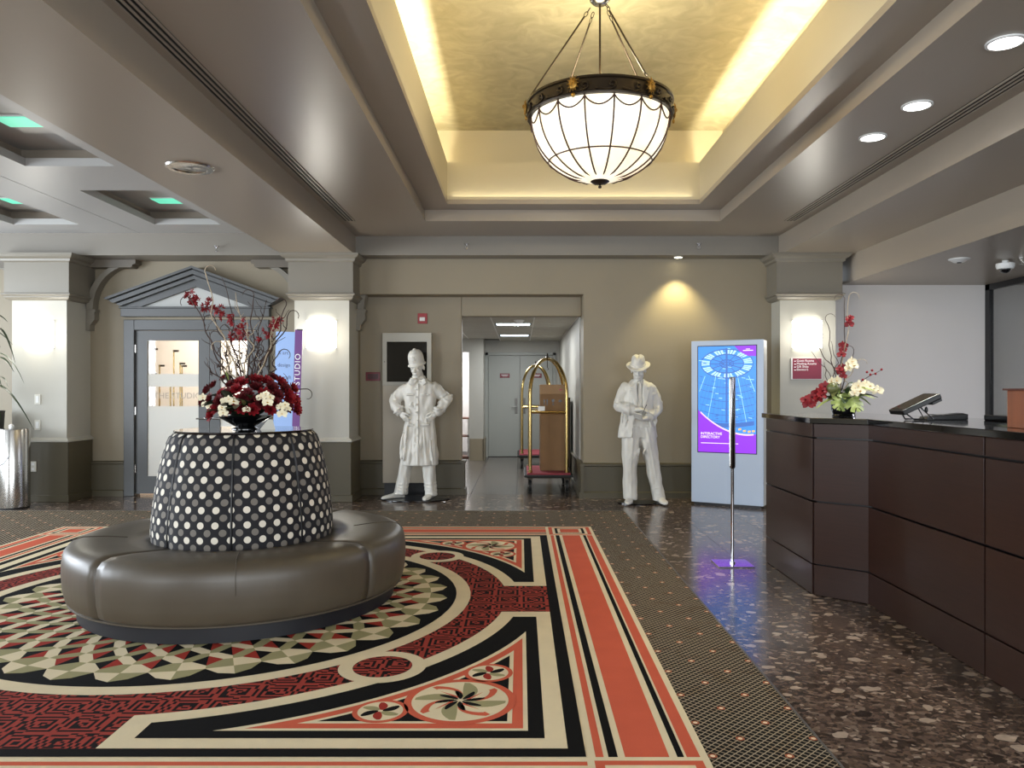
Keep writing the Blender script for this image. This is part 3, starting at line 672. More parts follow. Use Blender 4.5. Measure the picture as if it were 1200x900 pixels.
# ================================================================ patterned rug (flat inlaid colour fields)
RX, RY = -1.93, 5.04
rug = MB(); ZL = .0085; LY = .0004
def rp(pts, mi, ly): rug.add([(x, y, ZL+ly*LY) for x, y in pts], [tuple(range(len(pts)))], mi)
def rframe(a, b, mi, ly):
    rp([(-a, -a), (a, -a), (b, -b), (-b, -b)], mi, ly); rp([(a, -a), (a, a), (b, b), (b, -b)], mi, ly)
    rp([(a, a), (-a, a), (-b, b), (b, b)], mi, ly); rp([(-a, a), (-a, -a), (-b, -b), (-b, b)], mi, ly)
def rdisc(cx, cy, r, mi, ly, n=48): rp([(cx+r*C_(2*PI*k/n), cy+r*S(2*PI*k/n)) for k in range(n)], mi, ly)
def rann(cx, cy, r0, r1, mi, ly, n=72):
    for k in range(n):
        a, b = 2*PI*k/n, 2*PI*(k+1)/n
        rp([(cx+r0*C_(a), cy+r0*S(a)), (cx+r1*C_(a), cy+r1*S(a)), (cx+r1*C_(b), cy+r1*S(b)), (cx+r0*C_(b), cy+r0*S(b))], mi, ly)
CR, OR, BK, SG, RE, FR = range(6)
T = 2.63
rug.box(-T, T, -T, T, .0062, ZL, CR)
stripes = [(.03, .08, OR), (.09, .115, BK), (.145, .31, OR), (.337, .372, BK), (.39, .42, OR)]
for a, b, c in stripes:
    for sx in (1, -1):
        x0, x1 = sorted((sx*(T-a), sx*(T-b))); rp([(x0, -T+.455), (x1, -T+.455), (x1, T-.455), (x0, T-.455)], c, 1)
        rp([(-T+.455, x0), (T-.455, x0), (T-.455, x1), (-T+.455, x1)], c, 1)
for sx in (1, -1):
    for sy in (1, -1):   # nested corner blocks
        cx, cy = sx*(T-.2275), sy*(T-.2275)
        for h, c in ((.20, OR), (.165, CR), (.14, BK), (.115, CR), (.09, OR)): rp([(cx-h, cy-h), (cx+h, cy-h), (cx+h, cy+h), (cx-h, cy+h)], c, 1+(.2-h)*12)
h0 = T-.455
rframe(h0, 2.11, BK, 4); rp([(-2.11, -2.11), (2.11, -2.11), (2.11, 2.11), (-2.11, 2.11)], FR, 4)
def spandrel(r, a, b, mi, ly, n=28):
    t0 = math.asin(a/r)
    path = lambda t: (b, lerp(a, b, t*2)) if t < .5 else (lerp(b, a, t*2-1), b)
    for sx in (1, -1):
        for sy in (1, -1):
            for k in range(n):
                p_, q_ = k/n, (k+1)/n; A = lerp(t0, PI/2-t0, p_); B = lerp(t0, PI/2-t0, q_)
                pts = [(r*C_(A), r*S(A)), path(p_), path(q_), (r*C_(B), r*S(B))]
                pts = [(sx*x, sy*y) for x, y in pts]
                if sx*sy < 0: pts.reverse()
                if abs(pts[1][0]-pts[0][0])+abs(pts[1][1]-pts[0][1]) < 1e-5: pts = pts[:1]+pts[2:]
                rp(pts, mi, ly)
spandrel(1.84, .31, 2.11, CR, 6); spandrel(1.93, .415, 2.025, BK, 7)
for r, b, c, l in ((2.08, 1.96, CR, 8), (2.105, 1.94, OR, 9), (2.15, 1.895, CR, 10), (2.17, 1.875, BK, 11)):
    spandrel(r, math.sqrt(r*r-b*b)+.0005, b, c, l)
rann(0, 0, 1.505, 1.60, CR, 6); 
rp([(1.506*C_(2*PI*k/96), 1.506*S(2*PI*k/96)) for k in range(96)], BK, 6)
def petal(cx, cy, a, r0, r1, w_, bend, mi, ly):
    L, Rr = [], []
    for k in range(9):
        t_ = k/8; r = lerp(r0, r1, t_); ww = w_*math.sin(PI*min(1, t_*.86+.06))**.8; aa = a+bend*t_
        L.append((cx+r*C_(aa)-ww*S(aa), cy+r*S(aa)+ww*C_(aa))); Rr.append((cx+r*C_(aa)+ww*S(aa), cy+r*S(aa)-ww*C_(aa)))
    for k in range(8): rp([L[k], Rr[k], Rr[k+1], L[k+1]][::-1], mi, ly)
for sx in (1, -1):
    for sy in (1, -1):
        c = (sx*1.25, sy*1.25); rdisc(*c, .215, CR, 12); rdisc(*c, .145, FR, 13)
        m_ = (sx*1.665, sy*1.665); rdisc(*m_, .245, OR, 12); rdisc(*m_, .212, CR, 13)
        for k in range(8):
            petal(*m_, k*PI/4+.2, .03, .20, .036, .5, SG if k % 2 else OR, 14)
            petal(*m_, k*PI/4, .015, .11, .014, .25, BK, 15)
            if k % 2 == 0: petal(*m_, k*PI/4+.25, .05, .165, .022, .5, CR, 15)
        for c2 in ((sx*1.775, sy*1.335), (sx*1.335, sy*1.775)):
            rdisc(*c2, .118, OR, 12); rdisc(*c2, .096, CR, 13)
            for k in range(6): petal(*c2, k*PI/3+.3, .01, .088, .02, .3, (BK, RE, SG)[k % 3], 14)
        # orange ties between medallions and frames
        for (ax_, ay_), (bx_, by_) in (((1.42, 1.46), (1.89, 1.12)), ((1.46, 1.42), (1.12, 1.89))): pass
# interlaced star of lozenges
N = 32; dth = PI/N; rr = [1.45-.115*k for k in range(9)]
def pol(r, a): return (r*C_(a), r*S(a))
for j in range(len(rr)-2):
    ro, rm, ri = rr[j], rr[j+1], rr[j+2]
    for k in range(N):
        a = (2*k+(j % 2))*dth
        o_, l_, i_, r_ = pol(ro, a), pol(rm, a-dth), pol(ri, a), pol(rm, a+dth); c_ = pol((ro+ri)/2, a)
        lm, rm_ = pol(ro-.036, a-dth*.55), pol(ro-.036, a+dth*.55)
        if j == 0: rp([o_, lm, l_, c_][::-1], CR, 8); rp([o_, c_, r_, rm_][::-1], SG, 8)
        else: rp([o_, l_, c_][::-1], CR, 8); rp([o_, c_, r_][::-1], SG, 8)
        rp([c_, l_, i_][::-1], SG, 8); rp([c_, i_, r_][::-1], CR, 8)
        if j > 0:
            sh = lambda p, f: (lerp(c_[0], p[0], f), lerp(c_[1], p[1], f))
            O, L_, I, R2 = sh(o_, .62), sh(l_, .62), sh(i_, .62), sh(r_, .62)
            rp([O, L_, I][::-1], RE if (k+j) % 2 else BK, 9); rp([O, I, R2][::-1], BK if (k+j) % 2 else RE, 9)
for v_ in rug.v: pass
rg = rug.build('rug', [RC, RO, RB, RS, RD, RF], loc=(RX, RY, 0)); tag(rg, 'large square rug with coral border stripes, fretwork ring and lozenge star', 'rug')

# ================================================================ round ottoman
OX, OY = -1.815, 5.07
ot = thing('round_ottoman', 'round bronze vinyl banquette seat around a polka dot central backrest', 'ottoman', (OX, OY, .005))
MB().lathe([(.965, .012), (.965, .105), (0, .105)], 72).build('plinth', mat('black_plinth_laminate', srgb(16, 17, 24), .5), ot, smooth=True)
def seat_prof(shrink=0):
    return [(.60, .11), (.985, .11), (1.010, .115), (1.026, .135), (1.040, .20), (1.046, .28), (1.044, .35), (1.034, .405), (1.004, .437), (.95, .453), (.82, .450), (.70, .438), (.56, .425), (.55, .30)]
def fr(deg): return R_(deg-90)   # 0 = towards the camera, positive to the right
def cushion(a0, a1, name='seat_cushion'):
    m = MB(); n = 26; prof = seat_prof(); rings = []
    for i in range(n+1):
        t_ = i/n; a = lerp(fr(a0)+.006, fr(a1)-.006, t_); e = min(t_, 1-t_)*n; k = 1-.022*max(0, 1-e/1.6)**2
        mr = sum(p[0] for p in prof)/len(prof)*0+.8; mz = .28
        rings.append([((mr+(r-mr)*k)*C_(a), (mr+(r-mr)*k)*S(a), mz+(z-mz)*k) for r, z in prof])
    return m.loft(rings).build(name, M['vinyl'], ot, smooth=2)
for q in range(4):
    a0 = -28+90*q; cu_ = cushion(a0, a0+90)
    mid = fr(a0+45)
    MB().tube([(1.0485*C_(mid), 1.0485*S(mid), .28)]+[((r+.0015)*C_(mid), (r+.0015)*S(mid), z+.0015) for r, z in seat_prof()[6:12]], .0022, 5).build('seam', M['vinyl'], cu_)
MB().tube([(1.012*C_(a), 1.012*S(a), .112) for a in [2*PI*k/96 for k in range(96)]], .006, 6, True).build('welt', M['vinyl'], ot, smooth=True)
dp = [(.565, .42), (.568, .50), (.560, .60), (.545, .72), (.525, .84), (.50, .95), (.478, 1.03), (.462, 1.07), (.44, 1.094), (.415, 1.10)]
for q in range(8):
    a0 = R_(11.5)+PI/4*q+PI   # panel seams as in the fabric pattern
    m = MB(); rings = []; n = 10
    for i in range(n+1):
        t_ = i/n; a = a0+.004+(PI/4-.008)*t_; bulge = 1+.028*(1-(2*t_-1)**4)-.028
        rings.append([(r*bulge*C_(a), r*bulge*S(a), z) for r, z in dp])
    vs = [p_ for rg_ in rings for p_ in rg_]; kk = len(dp)
    m.add(vs, [(i*kk+j, (i+1)*kk+j, (i+1)*kk+j+1, i*kk+j+1) for i in range(n) for j in range(kk-1)])
    m.build('backrest_panel', M['polka'], ot, smooth=2)
    am = a0; MB().tube([(r*.972*C_(am), r*.972*S(am), z) for r, z in dp], .008, 6).build('pleat', M['black'], ot)
MB().lathe([(.0, 1.095), (.43, 1.095), (.434, 1.10), (.434, 1.108), (.43, 1.112), (0, 1.112)], 64).build('table_top', M['black_gloss'], ot, smooth=True)

# ================================================================ chandelier
CX, CY = .574, 5.56
ch = thing('chandelier', 'large alabaster bowl chandelier with dark iron scroll band on five rods', 'chandelier', (CX, CY, 0))
ZR = 3.335
def bowl_r(z): t_ = (ZR-z)/.455; return .495*math.sqrt(max(0, 1-t_*t_))
zs = [ZR+.03]+[ZR-.455*S(PI/2*k/16) for k in range(17)]
prof = [(.493 if i == 0 else max(.02, bowl_r(z)), z) for i, z in enumerate(zs)][::-1]
MB().lathe(prof, 56).build('glass_bowl', M['alabaster'], ch, smooth=True)
MB().lathe([(.500, ZR-.005), (.520, ZR-.005), (.524, ZR+.006), (.515, ZR+.014), (.515, ZR+.092), (.526, ZR+.098), (.526, ZR+.112), (.500, ZR+.114), (.500, ZR-.005)], 72).build('rim_band', M['bronze'], ch, smooth=True)
ribm = None
for k in range(16):
    a = R_(-85)+k*PI/8
    if ribm is None: ribm = rib_o = MB().tube([((bowl_r(z)+.006 if z > ZR-.44 else .05), 0, z-.002) for z in [ZR-.452*S(PI/2*q/14) for q in range(15)]], .006, 6).build('rib', M['cane'], ch, smooth=True)
    else: rib_o = again(ribm, ch)
    rib_o.rotation_euler = (0, 0, a)
    # scallop between ribs
sc_ = None
for k in range(16):
    a = R_(-85)+k*PI/8
    pts = []
    for q in range(13):
        t_ = q/12; aa = t_*PI/8; z = ZR-.012-.062*S(PI*t_)**.75; pts.append(((bowl_r(z)+.007)*C_(aa), (bowl_r(z)+.007)*S(aa), z))
    if sc_ is None: sc_ = MB().tube(pts, .0052, 6).build('scallop', M['cane'], ch, smooth=True); o = sc_
    else: o = again(sc_, ch)
    o.rotation_euler = (0, 0, a)
for rr_, z in ((.372, 3.02), (.19, 2.925)): MB().tube([(rr_*C_(2*PI*k/48), rr_*S(2*PI*k/48), z) for k in range(48)], .0052, 6, True).build('hoop', M['cane'], ch, smooth=True)
MB().lathe([(.0, ZR-.505), (.012, ZR-.50), (.012, ZR-.488), (.005, ZR-.483), (.01, ZR-.475), (.05, ZR-.468), (.07, ZR-.455), (.06, ZR-.445), (0, ZR-.44)], 20).build('finial', M['bronze'], ch, smooth=True)
s0 = None
for k in range(18):   # scrolls applied to the band
    a = R_(-90)+k*PI/9
    if s0 is None:
        pts = []
        for q in range(26):
            t_ = q/25
            if t_ < .45: u_ = t_/.45; x, z = -.085+.11*u_, .022+.03*(1-math.cos(PI*u_))/2*-1+.03*u_**2
            else:
                u_ = (t_-.45)/.55; ang_ = -PI/2+u_*PI*2.4; rad_ = .026*(1-u_*.72); x, z = .028+rad_*C_(ang_), .048+rad_*S(ang_)
            b_ = x/.522; pts.append((.522*C_(b_), .522*S(b_), ZR+z))
        s0 = MB().tube(pts, .0085, 6).build('scroll', M['bronze'], ch, smooth=True); o = s0
    else: o = again(s0, ch)
    o.rotation_euler = (0, 0, a)
md = None
for deg in (-85, -25, 33, 92, 150, 212):
    a = fr(deg)
    if md is None:
        m = MB(); m.ell((.54, 0, .06), (.014, .03, .042))
        for k in range(12):
            q = 2*PI*k/12; m.add([(.542, .026*C_(q+.22), .06+.036*S(q+.22)), (.542, .026*C_(q-.22), .06+.036*S(q-.22)), (.537, .052*C_(q), .06+.064*S(q)), (.552, .028*C_(q), .06+.038*S(q))], [(0, 1, 3), (0, 3, 2), (1, 2, 3), (0, 2, 1)])
        m.ell((.556, 0, .07), (.008, .010, .014)); m.ell((.536, 0, -.012), (.010, .016, .016))
        md = m.build('medallion', M['gold'], ch, smooth=2); md.location = (0, 0, ZR); o = md
    else: o = again(md, ch)
    o.rotation_euler = (0, 0, a)
ZH = 4.17
MB().lathe([(.0, ZH-.01), (.05, ZH-.005), (.075, ZH+.02), (.06, ZH+.04), (.02, ZH+.06), (.018, ZH+.13), (0, ZH+.13)], 24).build('hub', M['steel'], ch, smooth=True)
for deg in (-85, -145, 31, 122):
    a = fr(deg); P0 = Vector((.07*C_(a), .07*S(a), ZH-.035)); P1 = Vector((.512*C_(a), .512*S(a), ZR+.135)); dd = (P1-P0)
    MB().tube([P0+dd*.1, P0+dd*.97], .0065, 8).build('rod', M['bronze'], ch, smooth=True)
    for f0, f1, rot in ((0, .055, 0), (.045, .10, 1), (.965, 1.02, 0)):
        c = P0+dd*((f0+f1)/2); l = dd.length*(f1-f0)/2; ax_ = dd.normalized(); sd = ax_.cross(Vector((0, 0, 1))).normalized()
        if rot: sd = sd.cross(ax_)
        MB().tube([c+ax_*l*C_(2*PI*k/12)+sd*.011*S(2*PI*k/12) for k in range(12)], .003, 5, True).build('link', M['bronze'], ch)
MB().tube([(0, 0, ZR-.44), (0, 0, ZH)], .0075, 8).build('stem', M['bronze'], ch)
pl = bpy.data.lights.new('chandelier_bulb', 'POINT'); pl.energy = 30; pl.color = (1, .86, .6); pl.shadow_soft_size = .15
po = bpy.data.objects.new('chandelier_bulb', pl); COL.objects.link(po); po.location = (CX, CY, 3.62)

# ================================================================ reception desk
A_, B_, C1, D_ = (1.975, 6.15), (1.97, 5.16), (2.24, 4.93), (2.25, 1.2)
dk = thing('reception_desk', 'long angled dark mahogany reception desk with black stone top', 'desk', (0, 0, 0))
back = [(2.25+.75, 1.2), (2.98, 5.15), (2.72, 6.15)]
MB().prism([(p_[0]+.02, p_[1]) for p_ in (A_, B_, C1, D_)]+back, .0, 1.15, 'z').build('carcass', M['black'], dk)
top = [(1.94, 6.19), (1.935, 5.145), (2.215, 4.905), (2.225, 1.2), (3.02, 1.2), (3.02, 5.17), (2.76, 6.19)]
MB().prism(top, 1.150, 1.188, 'z').build('counter_top', M['black_gloss'], dk, bevel=.004)
def face(p0, p1, cuts):
    p0, p1 = Vector(p0), Vector(p1); d = p1-p0; L = d.length; d /= L; n_ = Vector((d.y, -d.x))
    if n_.x > 0: n_ = -n_
    for c0, c1 in cuts:
        for z0, z1 in ((.004, .203), (.212, .622), (.634, 1.048), (1.060, 1.148)):
            q = [p0+d*(c0+.004), p0+d*(c1-.004)]; o_ = n_*.012
            m = MB().prism([tuple(q[0]), tuple(q[1]), tuple(q[1]+o_), tuple(q[0]+o_)], z0, z1, 'z'); m.build('panel', M['mahog'], dk, bevel=.0015)
face(A_, B_, [(0, .99)]); face(B_, C1, [(0, .355)])
face(C1, D_, [(0, 1.23), (1.235, 2.46), (2.465, 3.7)])
# ================================================================ interactive kiosk
kx, ky = 2.05, 9.23; kz = math.atan2(-.40, .74)
kk = thing('directory_kiosk', 'silver freestanding kiosk with lit blue and purple directory screen', 'kiosk', (kx, ky, 0), kz)
KW, KH = .842, 1.955
MB().box(0, KW, 0, .03, .03, KH).build('front_plate', M['kiosk'], kk, bevel=.006)
MB().box(.008, KW-.0, .03, .20, .03, KH-.005).build('cabinet', M['kiosk_side'], kk, bevel=.006)
MB().box(.03, KW-.03, .02, .18, 0, .03).build('plinth', M['black'], kk)
sx0, sx1, sz0, sz1 = .085, .760, .635, 1.885
MB().box(sx0-.01, sx1+.01, -.003, 0, sz0-.01, sz1+.01).build('bezel', M['black'], kk)
SW, SH = sx1-sx0, sz1-sz0
sb = MB().box(sx0, sx1, -.005, -.003, sz0, sz1).build('screen', screen_mat('screen_sky_blue', srgb(52, 128, 214), .95), kk)
def layer(mb, name, c, s=.95): return mb.build(name, screen_mat('screen_'+name, srgb(*c), s), sb)
def inside(x, z): return (sx0+x*SW, sz0+z*SH)
def clipx(x): return min(1, max(0, x))
def ribbon(mb, pts, w_, y):
    for i in range(len(pts)-1):
        a, b = Vector(pts[i]), Vector(pts[i+1])
        if (b-a).length < 1e-6: continue
        n_ = Vector((-(b-a).y, (b-a).x)).normalized()*w_/2
        q = [a+n_, b+n_, b-n_, a-n_]
        if all(0 <= v_.x <= 1 and 0 <= v_.y <= 1 for v_ in q):
            q = [inside(*v_) for v_ in q]; mb.add([(v_[0], y, v_[1]) for v_ in q], [(0, 1, 2, 3)])
lt = MB(); dkk = MB(); pale = MB(); hub = (.5, .845)
def el(cx, cz, rx, rz, n=60): return [(cx+rx*C_(2*PI*k/n), cz+rz*S(2*PI*k/n)) for k in range(n+1)]
random.seed(3)
for k in range(44):   # pale panes of the dome's crown
    a = 2*PI*k/44
    for r0, r1 in ((.30, .44),):
        if k % 4 == 3: continue
        q = [(hub[0]+r*C_(b), hub[1]-.01+r*.30*S(b)) for r, b in ((r0, a+.02), (r1, a+.02), (r1, a+.12), (r0, a+.12))]
        if all(0 <= x <= 1 and 0 <= z <= 1 for x, z in q): pale.add([(inside(*v_)[0], -.0055, inside(*v_)[1]) for v_ in q], [(0, 1, 2, 3)])
for r in (.12, .29, .45): ribbon(dkk, el(hub[0], hub[1]-.01, r, r*.30), .012, -.0060)
for k in range(12):
    a = 2*PI*k/12; ribbon(dkk, [(hub[0]+.04*C_(a), hub[1]-.01+.012*S(a)), (hub[0]+.29*C_(a), hub[1]-.01+.29*.3*S(a))], .010, -.0060)
for i, z in enumerate((.66, .60, .53, .46, .40, .34)):  # hoops of glazing bars
    ribbon(dkk, [(x/30, z-.05*math.sin(PI*x/30)) for x in range(31)], .006, -.0060)
for k in range(-9, 10):
    x0_ = .5+k*.047; x1_ = .5+k*.085; ribbon(lt if k % 4 == 0 else dkk, [(lerp(x0_, x1_, t_/12), lerp(.72, .28, t_/12)) for t_ in range(13)], .008 if k % 4 == 0 else .0045, -.0061)
for k in range(70):
    x, z = random.random(), random.uniform(.3, .98); ribbon(lt if k % 2 else dkk, [(x, z), (min(1, x+.06), z-.004)], .006, -.0062)
ribbon(dkk, [(.5, .28), (.5, .98)], .035, -.0064)
ribbon(dkk, [(x/30, .285-.03*math.sin(PI*x/30)) for x in range(31)], .04, -.0066)
layer(pale, 'crown_panes', (170, 212, 235))['kind'] = 'stuff'; layer(lt, 'bright_bars', (150, 205, 245)); layer(dkk, 'glazing_bars', (48, 92, 165))
m = MB(); curve = [(t_, .40-.62*t_+.40*t_*t_+.02*S(PI*t_)) for t_ in [k/24 for k in range(25)]]
for i in range(24):
    a, b = curve[i], curve[i+1]; q = [inside(a[0], 0), inside(b[0], 0), inside(*b), inside(*a)]; m.add([(v_[0], -.0070, v_[1]) for v_ in q], [(0, 1, 2, 3)])
layer(m, 'purple_wave', (128, 36, 200)); m = MB()
q = [inside(.63, 1), inside(1, 1), inside(1, .90), inside(.86, .905), inside(.74, .94)]; m.add([(v_[0], -.0070, v_[1]) for v_ in q], [(4, 3, 2, 1, 0)])
layer(m, 'purple_corner', (128, 36, 200))
m = MB(); ribbon(m, [(a, b) for a, b in curve], .014, -.0074); layer(m, 'pink_line', (240, 190, 215))
m = MB()
for k, c in enumerate(((.70, .22), (.78, .205), (.86, .20), (.93, .205))): ribbon(m, [c, (c[0]+.05, c[1]+.004)], .018, -.0068)
layer(m, 'coloured_spots', (214, 170, 90))
EM = screen_mat('screen_text', (.85, .8, 1), 1.0)
text('INTERACTIVE', .042, EM, sb, (sx0+.03, -.0080, sz0+.205), depth=.0004); text('DIRECTORY', .042, EM, sb, (sx0+.03, -.0080, sz0+.165), depth=.0004)
m = MB(); ribbon(m, [(.05, .085), (.70, .085)], .005, -.0080); ribbon(m, [(.78, .955), (.95, .955)], .006, -.0080); ribbon(m, [(.83, .968), (.90, .968)], .005, -.0080); m.build('fine_print', EM, sb)
# ================================================================ chrome pole sign, seen edge on
ps = thing('pole_sign', 'slim chrome floor sign stand seen edge-on before the kiosk', 'sign stand', (1.67, 6.06, 0), 0)
t_ = math.atan2(1.67, 6.06)
a = MB().box(-.14, .14, -.13, .13, 0, .010).build('base_plate', mat('violet_tinted_steel', srgb(170, 165, 190), .12, 1), ps, bevel=.002)  # plate steel with a faint violet base colour
MB().tube([(0, 0, .01), (0, 0, .80)], .0125, 16).build('pole', M['chrome'], ps, smooth=True)
m = MB().lathe([(0, .755), (.020, .76), (.023, .77), (.023, 1.465), (.020, 1.475), (0, 1.478)], 20, (0, 0, 0), 0, 2*PI, 1, 3.2).build('sign_frame', mat('dark_chrome', srgb(120, 118, 120), .16, 1), ps, smooth=True, rot=(0, 0, -t_))
MB().box(-.022, -.014, -.070, -.062, .78, 1.455).build('edge_strip', M['steel'], ps, rot=(0, 0, -t_))
MB().lathe([(0, 0), (.022, 0), (.022, .012), (.013, .014), (0, .014)], 16).build('collar', M['chrome'], ps, loc=(0, 0, .01), smooth=True)
# ================================================================ litter bin
lb = thing('litter_bin', 'tall brushed steel cylindrical bin beside the leftmost column', 'bin', (-5.90, 8.93, 0))
MB().lathe([(.17, .015), (.178, .02), (.178, .905), (.172, .92), (0, .925)], 48).build('body', M['steel'], lb, smooth=True)
MB().lathe([(.172, 0), (.172, .016), (0, .016)], 40).build('base_ring', M['black'], lb)
m = MB(); n = 12; aa = R_(-70)
for i in range(n): 
    pass
pts = [(-.10, 0), (.10, 0), (.085, -.035), (.04, -.10), (-.03, -.125), (-.075, -.06)]
a0 = R_(-90); mm = []
for x, z in pts: b_ = a0-.15+x/.178; mm.append((.1815*C_(b_), .1815*S(b_), .62+z))
m.add(mm, [tuple(range(len(mm)))]); m.build('opening_flap', M['black'], lb, solid=.003)
MB().ell((.0, -.02, .945), (.028, .028, .030)).build('knob', M['white'], lb, smooth=True)
# ================================================================ potted plant at far left
pp = thing('potted_plant', 'dark green strap-leaf plant in a black planter at the left edge', 'plant', (-6.36, 9.10, 0))
MB().lathe([(.13, 0), (.19, .60), (.215, 1.10), (.222, 1.12), (.21, 1.125), (.20, 1.06), (0, 1.06)], 28).build('planter', M['pot'], pp, smooth=True)
MB().lathe([(.199, 1.065), (0, 1.075)], 20).build('soil', M['soil'], pp)
random.seed(11)
for k in range(3): MB().tube([(.03*k-.03, .02*k, 1.05), (.05*k-.06, .03*k, 1.7+.12*k)], .018, 7).build('cane_stem', M['twig'], pp)
def strap(L, w_, droop):
    m = MB(); n = 8; vs = []
    for i in range(n+1):
        t_ = i/n; x = L*t_*(1-.12*t_); z = L*(.75*t_-droop*t_*t_); ww = w_*math.sin(PI*(.08+.92*t_)**.75)+.002
        vs += [(x, -ww, z+ww*.3), (x, 0, z), (x, ww, z+ww*.3)]
    return m.add(vs, [(3*i+j, 3*i+j+1, 3*i+j+4, 3*i+j+3) for i in range(n) for j in range(2)])
protos = [strap(L, .018, d).build('leaf', M['leaf'], pp, smooth=2) for L, d in ((.55, 1.3), (.65, 1.6), (.5, .9))]
for i, o in enumerate(protos): o.location = (0, 0, 1.75); o.rotation_euler = (0, 0, 2*i)
for k in range(75): again(protos[k % 3], pp, (random.uniform(-.06, .14), random.uniform(-.08, .02), random.uniform(1.15, 2.1)), (random.uniform(-.2, .2), random.uniform(-.5, .25), random.uniform(R_(150), R_(345))), random.uniform(.8, 1.2))
# ================================================================ luggage carts
def cart():
    c = thing('luggage_cart', 'nearer brass birdcage luggage cart holding a tall carton', 'luggage cart', (0, 0, 0), group='brass luggage carts in the passage')
    w_, L = .29, .52
    MB().box(-w_, w_, -L, L, .235, .262).build('deck_carpet', M['cart_carpet'], c, bevel=.008)
    MB().box(-w_-.008, w_+.008, -L-.008, L+.008, .195, .236).build('deck_frame', M['bronze'], c, bevel=.006)
    MB().tube([(sx*(w_+.022), sy*(L+.022), .225) for sx, sy in ((-1, -1), (1, -1), (1, 1), (-1, 1))], .018, 8, True).build('bumper', M['rubber'], c)
    for sx in (-1, 1):
        for sy in (-1, 1):
            x, y = sx*(w_-.045), sy*(L-.10)
            pts = [(x, y, .26)]+[(x, y, 1.30)]
            for k in range(1, 11): a = PI/2*k/10; pts.append((x*C_(a), y*C_(a), 1.30+.50*S(a)))
            MB().tube(pts, .0225, 10).build('hoop_post', M['brass'], c, smooth=True)
            MB().lathe([(0, 0), (.032, 0), (.032, .02), (.02, .03), (0, .03)], 16, (x, y, .262)).build('foot_collar', M['brass'], c, smooth=True)
            wh = MB().tube([(x-.018, y, .082), (x+.018, y, .082)], .08, 20).build('wheel', M['rubber'], c)
            MB().tube([(x-.022, y, .082), (x+.022, y, .082)], .03, 12).build('wheel_hub', M['steel'], wh)
            MB().box(x-.03, x-.024, y-.02, y+.02, .07, .196).box(x+.024, x+.03, y-.02, y+.02, .07, .196).box(x-.03, x+.03, y-.025, y+.025, .17, .196).build('fork', M['bronze'], c)
    MB().lathe([(0, 0), (.04, .0), (.045, .02), (.03, .04), (.012, .05), (.008, .09), (0, .10)], 16, (0, 0, 1.785)).build('finial', M['bronze'], c, smooth=True)
    MB().tube([(0, 0, 1.79), (0, 0, 1.68), (.015, 0, 1.66), (0, 0, 1.645)], .006, 6).build('hook', M['bronze'], c)
    for y in (-1, 1): MB().tube([(-(w_-.045), y*(L-.10), 1.07), (w_-.045, y*(L-.10), 1.07)], .019, 8).build('crossbar', M['brass'], c, smooth=True)
    for x in (-1, 1): MB().tube([(x*(w_-.045), -(L-.10), 1.07), (x*(w_-.045), (L-.10), 1.07)], .012, 8).build('side_rail', M['brass'], c, smooth=True)
    return c
c1 = cart(); c1.location = (.375, 10.73, 0)
dup(c1, (.27, 13.75, 0), label='farther brass birdcage luggage cart standing empty before the doors')
cb = thing('tall_carton', 'tall brown cardboard carton with handling symbols on the nearer cart', 'carton', (.44, 10.78, .262))
MB().box(-.17, .17, -.24, .24, 0, 1.05).build('body', M['carton'], cb, bevel=.004); MB().box(-.171, .171, -.241, .241, 1.05, 1.18).build('flap_band', M['carton_flap'], cb, bevel=.004)
m = MB()
for x in (-.115, -.075): m.prism([(x-.006, .80), (x+.006, .80), (x+.006, .855), (x+.015, .855), (x, .885), (x-.015, .855), (x-.006, .855)], -.2425, -.240, 'y')
m.build('arrow_print', M['black'], cb, loc=(0, 0, .10))
MB().prism([(-.016, .88), (.03, .88), (.025, .85), (.011, .84), (.011, .815), (.026, .80), (-.012, .80), (.003, .815), (.003, .84), (-.011, .85)][::-1], -.2425, -.240, 'y').build('goblet_print', M['black'], cb, loc=(0, 0, .10))
MB().prism([(.075, .845), (.085, .865), (.105, .875), (.125, .865), (.137, .845)], -.2425, -.240, 'y').box(.103, .108, -.2425, -.240, .80, .845).build('umbrella_print', M['black'], cb, loc=(0, 0, .10))
MB().box(.09, .13, -.2435, -.241, 1.10, 1.12).build('red_mark', M['red'], cb)
t_ = MB().box(-.045, .045, -.006, 0, 0, .06).build('paper_tag', M['white']); tag(t_, 'small white paper tag on the near crossbar of the nearer cart', 'tag'); t_.location = (.28, 10.30, 1.09)
# dark panel leaning by the wall beyond the cart
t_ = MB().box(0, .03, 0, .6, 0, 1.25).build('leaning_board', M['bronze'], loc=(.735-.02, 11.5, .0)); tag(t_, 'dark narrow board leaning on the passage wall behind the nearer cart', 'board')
# ================================================================ tall wall panel with dark display behind the helmeted statue
fp = thing('poster_case', 'tall beige wall panel with a small dark screen behind the helmeted statue', 'display', (-1.475, 10.08, 0))
MB().box(-.318, .318, -.09, 0, .16, 2.11).build('casing', M['panel'], fp, bevel=.006)
MB().box(-.318, .318, -.10, -.09, 1.425, 2.11).build('head_plate', M['shaft'], fp, bevel=.004)
MB().box(-.26, .26, -.104, -.10, 1.475, 1.995).build('screen', M['screen'], fp)
MB().box(-.30, .30, -.06, 0, 0, .16).build('kick', M['black'], fp)
MB().ell((-.29, -.102, 1.735), .008).build('key_switch', M['chrome'], fp)
def plate(name, lab, cat, x, y, z, w_, h_, m, extra=None):
    t_ = thing(name, lab, cat, (x, y, z)); MB().box(-w_/2, w_/2, -.012, 0, -h_/2, h_/2).build('plate', m, t_, bevel=.004)
    if extra: extra(t_)
    return t_
